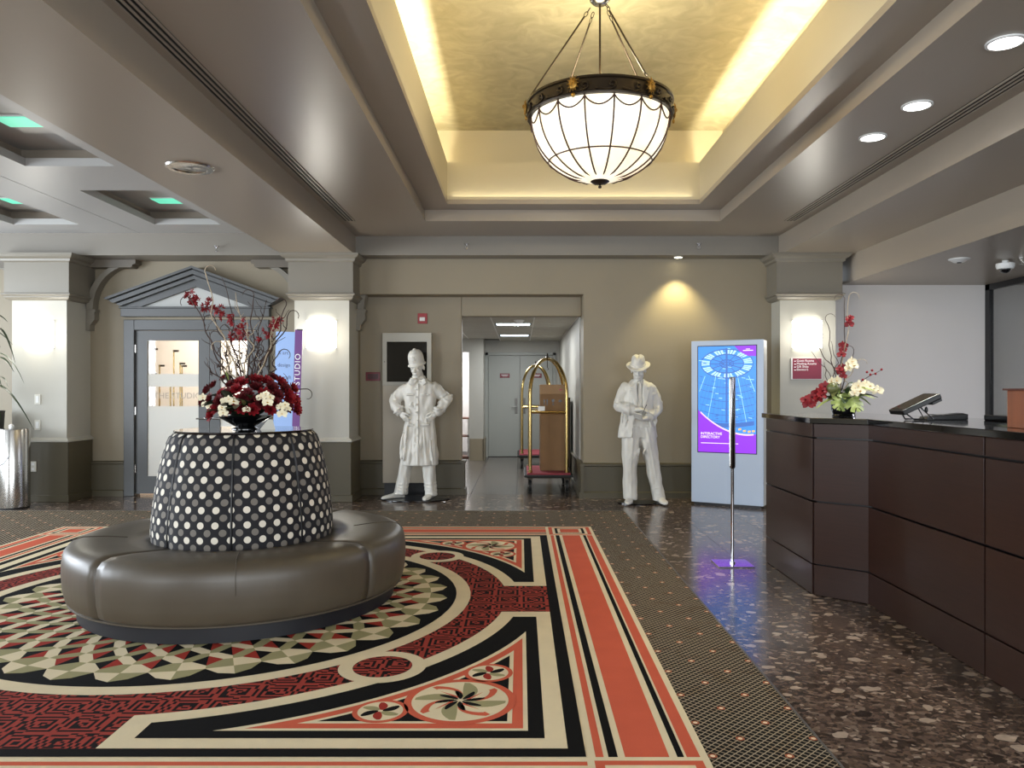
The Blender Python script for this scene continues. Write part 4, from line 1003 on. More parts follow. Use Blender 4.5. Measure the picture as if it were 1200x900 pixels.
plate('room_sign', 'small dark maroon wall plate left of the tall display panel', 'sign', (437-610)*10.07/901, 10.08, 1.545, .19, .115, M['maroon'], lambda t_: MB().box(-.07, .07, -.0135, -.012, -.035, .035).build('print_field', mat('dull_maroon', srgb(70, 26, 28), .4), t_))
al = plate('fire_alarm', 'red fire alarm strobe on the wall above the helmeted statue', 'alarm', (495-610)*10.07/901, 10.08, 2.305, .125, .135, M['red'])
MB().box(-.035, .035, -.03, -.012, -.035, .015).build('strobe', M['white'], al, bevel=.004)
for z, h_, lab in ((1.255, .125, 'upper ivory switch plate on the leftmost column'), (.94, .125, 'lower ivory switch plate on the leftmost column')):
    p_ = plate('switch_plate', lab, 'switch', (44.5-610)*YC/901, YC, z, .075, h_, M['wplate']); MB().box(-.018, .018, -.016, -.012, -.04, .04).build('rocker', M['white'], p_)
p_ = plate('socket_plate', 'white socket plate on the olive base of the leftmost column', 'socket', (41-610)*YC/901, YC-.03, .435, .08, .125, M['wplate'])
for z in (-.03, .03): MB().box(-.015, .015, -.014, -.012, z-.015, z+.015).build('outlet', M['white'], p_)
# directory sign on the right column
dx = (946-610)*9.38/901
ds = thing('directory_sign', 'crimson directory sign with white lettering on the right column', 'sign', (dx, YC, 1.50))
MB().box(-.188, .188, -.022, 0, 0, .26).build('backing', M['letter'], ds); MB().box(-.172, .180, -.028, -.022, .004, .256).build('sign_face', M['sign'], ds)
for k, s_ in enumerate(('Guest Rooms', 'Meeting Rooms', 'Gift Shop', 'Elevators')):
    text(s_, .038, M['letter'], ds, (-.125, -.0285, .215-.036*k)); 
    z = .221-.036*k; MB().prism([(-.158, z), (-.143, z+.009), (-.143, z+.004), (-.133, z+.004), (-.133, z-.003), (-.143, z-.003), (-.143, z-.008)][::-1], -.0295, -.028, 'y').build('arrow', M['letter'], ds)
# banner of the studio
bn = thing('studio_banner', 'pale blue banner with a purple lettered strip beside the middle column', 'banner', (-2.81, 9.12, 0), R_(-6))
bn.rotation_euler = (0, R_(1.8), R_(-4))
M['ban_blue'] = mat('banner_blue', srgb(150, 180, 228), .5); M['ban_purple'] = mat('banner_purple', srgb(104, 52, 124), .5)
MB().box(-.155, .075, -.004, 0, .08, 2.06).build('printed_sheet', M['ban_blue'], bn); MB().box(.075, .165, -.005, 0, .08, 2.09).build('purple_strip', M['ban_purple'], bn)
MB().box(-.17, .17, -.06, .06, 0, .08).build('foot', M['steel'], bn, bevel=.01); MB().tube([(0, .02, .08), (0, .02, 2.05)], .009, 8).build('rear_pole', M['steel'], bn)
MB().box(.10, .17, -.008, .002, 2.08, 2.095).build('top_clip', M['black'], bn)
text('THE STUDIO', .095, M['letter'], bn, (.15, -.0065, 1.20), (PI/2, -PI/2, 0), spacing=1.15)
bt = mat('banner_text', srgb(96, 112, 150), .5)
for k, s_ in enumerate(('& art', 'design', '& craft', 'meeting', 'hands')): text(s_, .062, bt, bn, (-.125, -.005, 1.79-.145*k))
# ================================================================ flowers
def petal_mesh(m, L, w_, cup, a, tilt, c=(0, 0, 0), mi=0, tip=.7):
    """one petal: 3 x 5 grid, leaving the centre at angle a, raised by tilt"""
    Mx = Matrix.Rotation(a, 4, 'Z') @ Matrix.Rotation(-tilt, 4, 'Y'); vs = []
    for i in range(5):
        t_ = i/4; ww = w_*math.sin(PI*min(1, (.08+.92*t_*.92)))**tip+.0005
        for j in (-1, 0, 1): vs.append(Mx @ Vector((L*t_, ww*j, cup*L*t_*t_+abs(j)*ww*.35))+Vector(c))
    m.add(vs, [(3*i+j, 3*i+j+1, 3*i+j+4, 3*i+j+3) for i in range(4) for j in range(2)], mi)
def dahlia(R=.042):
    m = MB()
    for ring_, (n, tilt, L) in enumerate(((9, .15, 1.0), (9, .5, .9), (8, .85, .75), (6, 1.15, .55), (4, 1.4, .4))):
        for k in range(n): petal_mesh(m, R*L, R*.26, .25, 2*PI*k/n+ring_*.35, tilt+random.uniform(-.1, .1))
    return m
def orchid(R=.03):
    m = MB()
    for k in range(3): petal_mesh(m, R, R*.30, -.15, 2*PI*k/3+PI/2, .25)
    for s in (0, PI): petal_mesh(m, R*1.05, R*.55, -.2, s+.15*(1 if s == 0 else -1), .35)
    petal_mesh(m, R*.5, R*.2, .8, -PI/2, .9, mi=1); m.ell((0, 0, .004), .004, 6, 4, mi=1); return m
def starlet(R=.018, n=5):
    m = MB()
    for k in range(n): petal_mesh(m, R, R*.17, .15, 2*PI*k/n, random.uniform(.1, .7))
    return m
def leafm(L=.09, w_=.028, cup=-.35):
    m = MB(); petal_mesh(m, L, w_, cup, 0, .3, tip=.8); return m
def monstera(R=.12):
    m = MB(); side = []
    for k in range(25):
        a = PI*k/24; r = R*(.62+.40*S(a*.5+.5)-.05*math.cos(2*a)); 
        if k % 5 == 3 and 1 < k < 23: r *= .55
        side.append((r*S(a)*.8, -r*C_(a)))
    for s in (1, -1):
        pts = [(s*x, y) for x, y in side]; c = [(0, lerp(side[0][1], side[-1][1], k/24)) for k in range(25)]
        b = [(x, y, -.25*(x*x)/R-.3*max(0, y)**2/R) for x, y in pts]; cc = [(x, y, .0-.3*max(0, y)**2/R) for x, y in c]
        m.add(b+cc, [(k, k+1, 26+k, 25+k) if s > 0 else (k, 25+k, 26+k, k+1) for k in range(24)])
    return m
def rx(d):  # rotation that points +Z of a flower along d
    return Vector(d).to_track_quat('Z', 'Y').to_euler()
def branch(p0, p1, wig, n=12, r0=.004, r1=.0012, seed=0, curl=0):
    rnd = random.Random(seed); p0, p1 = Vector(p0), Vector(p1); d = p1-p0; pts = []; ph = [rnd.uniform(0, 6) for _ in range(4)]
    for i in range(n+1):
        t_ = i/n; e = S(PI*min(1, t_*1.2))*.6+.4*t_
        pts.append(p0+d*t_+Vector((S(t_*9+ph[0])+.5*S(t_*19+ph[1]), .6*S(t_*8+ph[2]), .4*S(t_*13+ph[3])))*wig*e*(t_ > 0))
    if curl:
        c = pts[-1]; u = (pts[-1]-pts[-2]).normalized()
        for k in range(1, 7): a = k*.5*curl; pts.append(pts[-1]+Vector((u.x*C_(a)-u.z*S(a), u.y, u.x*S(a)+u.z*C_(a)))*.018)
    rs = [lerp(r0, r1, i/(len(pts)-1)) for i in range(len(pts))]
    return pts, rs
def arrangement(root, spec): pass
# ---- big arrangement on the ottoman
fx, fy, fz_ = OX, OY, 1.112
fa = thing('flower_arrangement', 'tall arrangement of dark red dahlias, cream orchids and curly twigs on the ottoman', 'flower arrangement', (fx, fy, fz_))
MB().lathe([(.0, 0), (.085, 0), (.085, .008), (.06, .02), (.10, .045), (.165, .085), (.170, .092), (.160, .092), (.09, .055), (0, .05)], 40).build('bowl', M['black_gloss'], fa, smooth=True)
MB().lathe([(.155, .083), (.08, .10), (0, .105)], 24).ell((0, 0, .155), (.14, .12, .075), 20, 10).build('moss', M['leaf_drk'], fa, smooth=True)
random.seed(21)
K = 901/5.07
def fp_(px, py, dy=0): # picture position -> local point of this arrangement, dy = depth offset
    Y = fy+dy; return ((px-610)*Y/901-fx, dy, EYE+(456-py)*Y/901-fz_)
dah = [dahlia(.056).build('dahlia', M['petal_dark'], fa, smooth=2), dahlia(.060).build('dahlia', M['petal_red'], fa, smooth=2)]
spots_ = [(252, 452, -.02), (262, 462, -.08), (248, 468, -.06), (256, 478, -.09), (272, 452, -.04), (283, 450, -.08), (290, 462, -.13), (278, 470, -.14), (297, 470, -.12), (285, 478, -.12), (300, 455, -.04), (312, 448, -.02), (318, 455, -.08), (328, 450, 0), (333, 458, -.05), (337, 466, -.06), (325, 464, -.1), (310, 464, -.1), (335, 476, -.05), (344, 470, 0), (268, 480, -.12), (266, 444, .04), (320, 444, .05), (292, 446, .06), (245, 458, .03), (342, 456, .05), (330, 480, -.1), (250, 486, -.06), (270, 462, -.1), (300, 446, -.02), (306, 472, -.14), (278, 457, -.12), (322, 472, -.13), (296, 480, -.14), (258, 470, -.12), (316, 480, -.13), (286, 466, -.15), (346, 480, -.02), (240, 470, 0)]
for i, (px, py, dy) in enumerate(spots_):
    p_ = fp_(px, py, dy); d = Vector((p_[0]*1.3, -.12+dy*1.2, (p_[2]-.12)*.9+.05)); o = dah[i % 2] if i < 2 else again(dah[i % 2], fa)
    o.location = p_; o.rotation_euler = rx(d); o.scale = (random.uniform(.75, 1.0),)*3
orc = orchid(.036).build('orchid', [M['petal_cream'], M['petal_heart']], fa, smooth=2)
for i, (px, py, dy) in enumerate([(264, 470, -.17), (261, 478, -.17), (268, 468, -.18), (274, 471, -.17), (262, 484, -.16), (306, 466, -.16), (312, 462, -.17), (317, 466, -.17), (314, 472, -.17), (329, 477, -.14), (334, 475, -.14), (338, 479, -.12), (331, 485, -.14), (238, 466, -.05), (241, 474, -.06), (246, 476, -.08), (289, 480, -.17)]):
    o = orc if i == 0 else again(orc, fa); o.location = fp_(px, py, dy); o.rotation_euler = rx((random.uniform(-.4, .4), -1, random.uniform(-.1, .5))); o.scale = (random.uniform(.7, 1),)*3
lfs = [leafm(.11, .03).build('leaf', M['leaf_drk'], fa, smooth=2), leafm(.09, .024, -.6).build('leaf', M['leaf'], fa, smooth=2), leafm(.08, .02).build('leaf', M['leaf_olive'], fa, smooth=2)]
for i in range(46):
    a = random.uniform(0, 2*PI); rr_ = random.uniform(.07, .17); o = lfs[i] if i < 3 else again(lfs[i % 3 if i < 24 else i % 2], fa)
    o.location = (rr_*C_(a), rr_*S(a), random.uniform(.11, .21)); o.rotation_euler = (random.uniform(-.4, .4), random.uniform(-.7, .15), a+random.uniform(-.4, .4))
gf = leafm(.10, .008, .1).build('grass_tuft', M['leaf_pale'], fa, smooth=2)
for i in range(16):
    o = gf if i == 0 else again(gf, fa); px, py = ((300, 455) if i % 2 else (268, 452)); o.location = fp_(px, py, .02); o.rotation_euler = (0, -1.2+random.uniform(-.5, .4), random.uniform(0, 2*PI))
BR = [  # base px, tip px, wiggle, curl, pale
 (272, 452, 224, 350, .030, 1, 0), (280, 452, 238, 318, .035, -1, 1), (284, 450, 262, 325, .025, 0, 0), (286, 450, 277, 343, .02, 0, 1), (290, 450, 298, 345, .02, 1, 0),
 (292, 450, 312, 352, .02, 0, 0), (296, 452, 337, 358, .03, 1, 0), (298, 452, 341, 365, .04, -1, 0), (276, 452, 252, 372, .03, 1, 0), (300, 452, 325, 372, .02, 0, 1),
 (270, 452, 247, 396, .02, -1, 0), (288, 450, 292, 372, .035, 0, 1), (294, 450, 303, 386, .03, 0, 0), (302, 454, 320, 400, .03, 1, 0), (268, 455, 238, 424, .02, 0, 0),
 (310, 458, 362, 456, .015, -1, 0), (283, 450, 270, 385, .04, 1, 0), (278, 452, 262, 402, .03, 1, 1), (306, 455, 330, 410, .03, -1, 0), (290, 450, 308, 408, .03, 1, 0), (285, 450, 288, 400, .04, -1, 0)]
twigs = []
for i, (bx, by, tx, ty, wg, cl, pale) in enumerate(BR):
    p0, p1 = fp_(bx, by, .0), fp_(tx, ty, random.uniform(-.1, .12)); pts, rs = branch(p0, p1, wg, 16, .0058, .0022, i+1, cl)
    m = MB().tube(pts, rs, 5)
    rnd = random.Random(i)
    for k in range(3):
        j = rnd.randint(4, 13); q = Vector(pts[j]); e = q+Vector((rnd.uniform(-.09, .09), rnd.uniform(-.05, .05), rnd.uniform(.05, .14))); pp_, rs_ = branch(q, e, .012, 6, .003, .0014, i*7+k); m.tube(pp_, rs_, 4)
    m.build('twig', M['twig_pale' if pale else 'twig'], fa, smooth=2); twigs.append(pts)
st = starlet(.027, 6).build('blossom', M['petal_red'], fa, smooth=2); i = 0
for (px, py, n, sp) in ((222, 347, 7, 5), (231, 349, 6, 5), (226, 352, 4, 5), (245, 355, 6, 5), (240, 361, 5, 5), (248, 362, 5, 4), (257, 363, 6, 4), (259, 370, 4, 4), (270, 378, 6, 5), (282, 380, 9, 7), (276, 392, 8, 7), (284, 394, 7, 6), (313, 390, 6, 6), (320, 380, 7, 5), (325, 373, 4, 4), (308, 394, 3, 4), (272, 371, 3, 5)):
    for k in range(n):
        o = st if i == 0 else again(st, fa); i += 1; o.location = fp_(px+random.uniform(-sp, sp), py+random.uniform(-sp, sp), random.uniform(-.06, .04)); o.rotation_euler = (random.uniform(.6, 2.2), random.uniform(-.8, .8), random.uniform(0, 6)); o.scale = (random.uniform(.7, 1.15),)*3
bud = starlet(.018, 4).build('bud', M['twig'], fa, smooth=2)
for k in range(34):
    o = bud if k == 0 else again(bud, fa); o.location = fp_(random.uniform(246, 316), random.uniform(405, 448), random.uniform(-.08, .08)); o.rotation_euler = (random.uniform(0, 3), random.uniform(-1, 1), random.uniform(0, 6))
# folded card leaning at the bowl
t_ = MB().prism([(-.05, 0), (.055, 0), (.03, .07), (.0, .072)], 0, .004, 'y').build('folded_card', M['wplate'], loc=(OX+.16, OY-.05, 1.1125), rot=(R_(-14), 0, 0)); tag(t_, 'small folded ivory card leaning right of the black flower bowl', 'card')
# ---- arrangement on the desk
gx, gy, gz = 2.27, 5.40, 1.189
da = thing('flower_arrangement', 'low arrangement of monstera leaf, crimson and cream orchids on the desk', 'flower arrangement', (gx, gy, gz))
def gp_(px, py, dy=0):
    Y = gy+dy; return ((px-610)*Y/901-gx, dy, EYE+(456-py)*Y/901-gz)
MB().lathe([(0, 0), (.075, 0), (.078, .006), (.072, .016), (.082, .045), (.084, .085), (.070, .12), (.060, .125), (0, .11)], 32).build('pot', M['black_gloss'], da, smooth=True)
random.seed(5)
mo = monstera(.10).build('monstera_leaf', M['leaf_pale'], da, smooth=2); mo.location = gp_(1001, 471, -.10); mo.rotation_euler = (R_(62), R_(-8), R_(20))
o = again(mo, da, gp_(985, 472, -.09), (R_(70), R_(18), R_(-15)), .75)
lf2 = [leafm(.12, .03, -.7).build('leaf', M['leaf_olive'], da, smooth=2), leafm(.09, .03, -.4).build('leaf', M['leaf'], da, smooth=2), leafm(.13, .02, -.8).build('leaf', M['leaf_pale'], da, smooth=2)]
for i in range(36):
    a = random.uniform(0, 2*PI); rr_ = random.uniform(.02, .09); o = lf2[i] if i < 3 else again(lf2[i % 3], da)
    o.location = (rr_*C_(a), rr_*S(a), random.uniform(.11, .19)); o.rotation_euler = (random.uniform(-.5, .5), random.uniform(-.9, .3), a); o.scale = (random.uniform(.6, 1),)*3
ball = MB().ell((0, 0, 0), .042, 12, 8).build('seed_head', M['leaf_olive'], da, smooth=2); ball.location = gp_(976, 455, -.07)
r_o = orchid(.046).build('orchid', [M['petal_red'], M['petal_dark']], da, smooth=2, label='crimson orchid'); k = 0
for px, py, dy in ((944, 469, -.03), (947, 474, -.05), (952, 466, -.04), (951, 473, -.05), (957, 461, -.04), (958, 468, -.06), (963, 458, -.05), (967, 453, -.04), (962, 464, -.07), (970, 458, -.06), (987, 430, 0), (986, 436, -.01), (988, 441, -.01), (984, 433, -.02), (994, 376, 0), (996, 373, .01), (995, 380, 0), (987, 404, 0), (988, 410, 0), (986, 416, -.01), (990, 405, .01)):
    o = r_o if k == 0 else again(r_o, da); k += 1; s_ = .9 if py > 445 else .62; o.location = gp_(px, py, dy); o.rotation_euler = rx((random.uniform(-.8, .5), -1, random.uniform(-.4, .6))); o.scale = (s_*random.uniform(.85, 1.1),)*3
c_o = orchid(.042).build('orchid', [M['petal_cream'], M['petal_heart']], da, smooth=2, label='cream orchid'); k = 0
for px, py, dy in ((1000, 456, -.08), (1006, 452, -.07), (1012, 455, -.08), (1018, 453, -.06), (1008, 459, -.1), (1001, 461, -.1), (1023, 456, -.06), (1014, 450, -.04), (1028, 458, -.05), (994, 427, -.02), (998, 424, -.02), (1000, 429, -.03), (993, 432, -.03), (974, 447, -.03), (980, 446, -.03)):
    o = c_o if k == 0 else again(c_o, da); k += 1; o.location = gp_(px, py, dy); o.rotation_euler = rx((random.uniform(-.4, .5), -1, random.uniform(-.2, .6))); o.scale = (random.uniform(.75, 1),)*3
for i, (bx, by, tx, ty, wg, cl, pale) in enumerate(((985, 460, 991, 350, .012, 1, 0), (984, 460, 996, 346, .02, -1, 1), (982, 460, 958, 395, .03, 1, 0), (983, 460, 968, 375, .03, -1, 0), (981, 460, 952, 412, .02, 0, 0), (986, 458, 1002, 410, .02, 1, 0), (990, 458, 1033, 433, .006, 0, 0), (984, 460, 975, 400, .03, 0, 0), (980, 460, 966, 425, .02, 0, 0), (987, 460, 1003, 425, .03, -1, 1))):
    pts, rs = branch(gp_(bx, by), gp_(tx, ty, random.uniform(-.04, .05)), wg, 12, .0042, .0016, 40+i, cl); MB().tube(pts, rs, 5).build('twig', M['twig_pale' if pale else 'twig'], da, smooth=2)
bb = MB().ell((0, 0, 0), .009, 8, 6).build('berry', M['petal_red'], da, smooth=2)
for k, (px, py) in enumerate(((1033, 433), (1026, 438), (1020, 439), (1016, 436), (1011, 445), (1008, 448), (1022, 434))):
    o = bb if k == 0 else again(bb, da); o.location = gp_(px, py)
# ================================================================ things on the desk
tz = 1.1885
tb = thing('tilted_touchscreen', 'black touchscreen on a wire easel, tilted back, on the desk', 'touchscreen', (2.42, 4.72, tz))
Mx = Matrix.Translation((0, 0, .10)) @ Matrix.Rotation(R_(-25), 4, 'Y')
MB().box(-.125, .125, -.09, .09, -.016, .016, M=Mx).build('slab', M['black'], tb, bevel=.005); MB().box(-.11, .11, -.08, .08, .016, .018, M=Mx).build('screen', M['screen'], tb)
MB().box(.06, .125, -.08, .08, -.034, -.016, M=Mx).build('battery_ridge', M['black'], tb, bevel=.004)
MB().tube([(-.07, 0, .055), (-.03, -.05, .006), (.09, -.05, .006), (.03, 0, .085)], .005, 6).tube([(-.07, .03, .055), (-.03, .06, .006), (.09, .06, .006), (.03, .03, .085)], .005, 6).build('wire_easel', M['black'], tb)
MB().ell((.055, -.03, .065), (.010, .010, .020)).build('clamp', M['black'], tb, smooth=True)
pr = thing('card_reader', 'low black card reader with cable lying right of the touchscreen', 'card reader', (2.66, 4.84, tz))
MB().loft([[(-.13, -.05, 0), (.13, -.05, 0), (.13, .05, 0), (-.13, .05, 0)], [(-.12, -.05, .018), (.13, -.05, .034), (.13, .05, .034), (-.12, .05, .018)], [(-.08, -.04, .024), (.10, -.04, .042), (.10, .04, .042), (-.08, .04, .024)]]).build('housing', M['black'], pr, bevel=.003)
MB().box(-.07, .02, -.035, .035, .030, .034).build('keypad', M['steel'], pr)
kb = thing('monitor_back', 'long low black equipment bar along the back of the desk', 'equipment', (2.90, 4.28, tz)); MB().box(-.07, .07, -.48, .42, .0, .035).build('casing', M['black_gloss'], kb, bevel=.006)
wb = thing('wooden_box', 'reddish wooden suggestion box with overhanging lid at the right edge', 'box', (2.53, 3.74, tz))
MB().box(-.10, .10, -.10, .10, 0, .185).build('body', M['wood_box'], wb, bevel=.003); MB().box(-.115, .115, -.115, .115, .185, .195).build('lid', mat('dark_lid', srgb(82, 40, 30), .4), wb, bevel=.002)
MB().box(-.04, .04, -.102, -.10, .07, .10).build('label_plate', M['letter_grey'], wb)
# ================================================================ statues
def rings_loft(m, data, n=40, fold=0, fn=9, ph=0):
    """data: (z, cx, cy, rx, ry [,fold]) rings with a soft rectangular section"""
    rs = []
    for d in data:
        z, cx, cy, a_, b_ = d[:5]; fo = d[5] if len(d) > 5 else fold; r = []
        for i in range(n):
            t_ = 2*PI*i/n; e = 2/2.5; c, s_ = C_(t_), S(t_); k = 1+fo*S(fn*t_+ph)
            r.append((cx+a_*k*math.copysign(abs(c)**e, c), cy+b_*k*math.copysign(abs(s_)**e, s_), z))
        rs.append(r)
    return m.loft(rs)
def chain(m, pts, n=14):
    """tapering limb through (x, y, z, r)"""
    P = [Vector(p[:3]) for p in pts]; r = [p[3] for p in pts]
    for i in range(len(P)-1):
        m.tube([P[i], P[i+1]], [r[i], r[i+1]], n)
    for p, q in zip(P, r): m.ell(p, q, n, 8)
    return m
def head(m, c, yaw, pitch, s=1.0, roll=0):
    """adult head, c = centre of the skull; faces -Y"""
    Mx = Matrix.Rotation(yaw, 4, 'Z') @ Matrix.Rotation(roll, 4, 'Y') @ Matrix.Rotation(pitch, 4, 'X')
    def T_(p): return tuple(Vector(c)+(Mx @ Vector(p))*s)
    def E(p, r, nu=16, nv=10): m.ell(T_(p), tuple(x*s for x in r), nu, nv, Mx.to_3x3())
    E((0, .012, .03), (.078, .096, .088)); E((0, -.025, -.045), (.060, .068, .075)); E((0, -.052, -.098), (.030, .028, .022)); E((0, -.005, -.07), (.058, .055, .045))
    for k in (-1, 1):
        E((k*.032, -.072, -.028), (.024, .018, .018)); E((k*.030, -.084, .020), (.027, .016, .010)); E((k*.078, .012, -.012), (.010, .020, .032)); E((k*.029, -.076, .003), (.013, .010, .009))
        E((k*.015, -.096, -.030), (.010, .012, .009))
    m.tube([T_((0, -.082, .018)), T_((0, -.112, -.028))], [.009*s, .013*s], 8); E((0, -.112, -.030), (.015, .016, .012))
    E((0, -.086, -.058), (.025, .012, .0065)); E((0, -.084, -.071), (.021, .012, .0075))
    return Mx
def hand(m, w_, d, side, palm_n, curl, s=1.0, spread=.25):
    """five-fingered hand: w_ wrist, d direction of the fingers, palm_n palm normal; side=+1 puts the thumb on +cross"""
    d = Vector(d).normalized(); pn = Vector(palm_n); pn = (pn-d*pn.dot(d)).normalized(); sd = d.cross(pn)*side; w_ = Vector(w_)
    chain(m, [(*w_, .026*s), (*(w_+d*.05*s), .030*s)], 12)
    for k in (-1.4, -.5, .5, 1.4): chain(m, [(*(w_+sd*.012*k*s), .015*s), (*(w_+d*.085*s+sd*.0185*k*s), .0135*s)], 10)
    for k, L in zip((1.4, .5, -.5, -1.4), (.070, .080, .075, .058)):
        b = w_+d*.085*s+sd*.019*k*s; dd = (d+sd*k*.06*spread).normalized(); p_ = [b]; a = 0
        for seg, f in enumerate((.42, .33, .27)):
            a += curl*(.8 if seg == 0 else 1.0); v_ = dd*C_(a)+pn*S(a); p_.append(p_[-1]+v_*L*f*s*1.05)
        chain(m, [(*q, (.0098-.0009*i)*s) for i, q in enumerate(p_)], 8)
    b = w_+d*.02*s+sd*.028*s; t1 = b+(d*.7+sd*.6+pn*.2).normalized()*.038*s; t2 = t1+(d*.9+sd*.1+pn*.35).normalized()*.032*s; t3 = t2+(d*.9-sd*.1+pn*.45).normalized()*.024*s
    chain(m, [(*b, .016*s), (*t1, .0125*s), (*t2, .011*s), (*t3, .009*s)], 8)
def shoe(m, heel, yaw, s=1.0):
    Mx = Matrix.Translation(heel) @ Matrix.Rotation(yaw, 4, 'Z'); rs = []
    for y, w_, h in ((.035, .022, .05), (.02, .036, .085), (-.02, .040, .095), (-.07, .040, .085), (-.12, .043, .062), (-.17, .050, .050), (-.215, .048, .042), (-.25, .034, .034), (-.268, .016, .022)):
        r = []
        for i in range(16):
            t_ = 2*PI*i/16; c, s_ = C_(t_), S(t_); x = w_*math.copysign(abs(c)**.7, c); z = h/2+h/2*math.copysign(abs(s_)**.7, s_)
            r.append(Mx @ Vector((x*s, y*s, z*s)))
        rs.append(r)
    return m.loft(rs)
def wrinkles(m, p0, p1, r, n, ry=.1):
    """raised cloth creases across a limb"""
    p0, p1 = Vector(p0), Vector(p1); d = (p1-p0).normalized()
    a = d.cross(Vector((0, 1, 0))); a = a.normalized() if a.length > .1 else Vector((1, 0, 0)); b = d.cross(a)
    for k in range(n):
        t_ = (k+.5)/n; c = p0.lerp(p1, t_); ph = k*2.4
        m.tube([c+(a*C_(ph+q)+b*S(ph+q))*r*.96+d*.03*S(q*1.3) for q in [2.6*j/8 for j in range(9)]], [.003, .009, .014, .017, .018, .017, .014, .009, .003], 6)
# ---- helmeted officer in a long coat, hands on hips. local origin on the floor
s1 = thing('statue', 'white statue in a domed helmet and long coat, hands on hips, on a black disc', 'statue', (-1.317, 9.62, 0))
m = MB(); m.lathe([(0, 0), (.425, 0), (.43, .004), (.43, .012), (.425, .016), (0, .016)], 48, (0, 0, 0), 0, 2*PI, 1, .62); m.build('base_plate', M['black_gloss'], s1, smooth=True)
b0 = .016
body = MB()
Hc = (.030, -.045, 1.650)
chain(body, [(.055, .01, 1.45, .065), (.045, -.005, 1.56, .058)])
head(body, Hc, R_(-14), R_(14), 1.06, R_(-4))
rings_loft(body, [(.90, .04, 0, .15, .11), (1.1, .045, 0, .145, .10), (1.3, .05, 0, .17, .11), (1.43, .05, .005, .15, .09), (1.47, .05, .01, .07, .07)])
chain(body, [(-.04, 0, .92, .095), (-.11, -.01, .50, .062), (-.175, .0, .10, .042)]); chain(body, [(.12, 0, .92, .095), (.165, -.01, .50, .062), (.195, 0, .10, .042)])
chain(body, [(-.13, 0, 1.37, .055), (-.255, .02, 1.24, .045), (-.165, -.075, 1.07, .028)]); chain(body, [(.23, 0, 1.38, .055), (.385, .02, 1.26, .045), (.27, -.075, 1.075, .028)])
hand(body, (-.170, -.080, 1.075), (.55, -.28, -.55), 1, (.75, .6, .1), .55, 1.05); hand(body, (.275, -.080, 1.08), (-.55, -.28, -.50), -1, (-.75, .6, .1), .55, 1.05)
link_mesh(remesh(body, .0065, 2), 'body', M['statue'], s1)
tr_ = MB()
for pts, w_ in (((( -.04, 0, .80, .105), (-.10, -.012, .52, .088), (-.145, -.005, .28, .082), (-.185, .0, .07, .088)), -1), (((.13, 0, .80, .105), (.165, -.012, .52, .088), (.178, -.005, .28, .082), (.195, .0, .055, .086)), 1)):
    P = pts; data = []
    for i in range(len(P)-1):
        for k in range(6): t_ = k/6; data.append((lerp(P[i][2], P[i+1][2], t_), lerp(P[i][0], P[i+1][0], t_), lerp(P[i][1], P[i+1][1], t_)+.0, lerp(P[i][3], P[i+1][3], t_)*.92, lerp(P[i][3], P[i+1][3], t_)*1.05, .03))
    z, x, y, r = P[-1][2], P[-1][0], P[-1][1], P[-1][3]; data.append((z, x, y, r*.95, r*1.08, .03)); rings_loft(tr_, data, 36, fn=5, ph=1)
    for k in range(3): z = .12+.045*k; xx = lerp(P[-1][0], P[-2][0], (z-.05)/.25); tr_.tube([(xx+.085*C_(q), .09*S(q), z+.012*S(q*2+k)) for q in [PI+PI*j/8 for j in range(9)]], [.003, .006, .009, .010, .010, .010, .009, .006, .003], 6)
link_mesh(remesh(tr_, .008, 2, (12, .014, .35)), 'trousers', M['statue'], s1)
for a_ in (((-.175, .035, b0), R_(-58)), ((.20, .03, b0), R_(-12))): link_mesh(remesh(shoe(MB(), *a_), .006, 2), 'shoe', M['statue'], s1)
coat = MB()
rings_loft(coat, [(.435, .052, 0, .225, .155, .03), (.44, .052, 0, .232, .160, .03), (.60, .052, 0, .222, .150, .03), (.75, .055, 0, .205, .140, .025), (.90, .058, 0, .195, .132, .02), (1.02, .062, 0, .188, .126, .012), (1.12, .062, 0, .182, .122, .008), (1.22, .060, 0, .192, .128), (1.32, .055, 0, .205, .132), (1.39, .052, 0, .215, .125), (1.43, .052, .0, .200, .112), (1.465, .050, .003, .165, .10), (1.495, .048, .006, .115, .088), (1.520, .046, .004, .082, .080), (1.545, .044, 0, .076, .078)], 56, fn=11, ph=.6)
for A in (((-.125, 0, 1.375, .075), (-.205, .012, 1.30, .074), (-.262, .02, 1.245, .068), (-.225, -.03, 1.155, .062), (-.190, -.062, 1.095, .058)), ((.225, 0, 1.39, .078), (.325, .012, 1.325, .074), (.392, .02, 1.262, .070), (.345, -.03, 1.165, .062), (.297, -.062, 1.105, .058))):
    chain(coat, A); wrinkles(coat, A[1][:3], A[2][:3], .073, 3); wrinkles(coat, A[2][:3], A[4][:3], .066, 4)
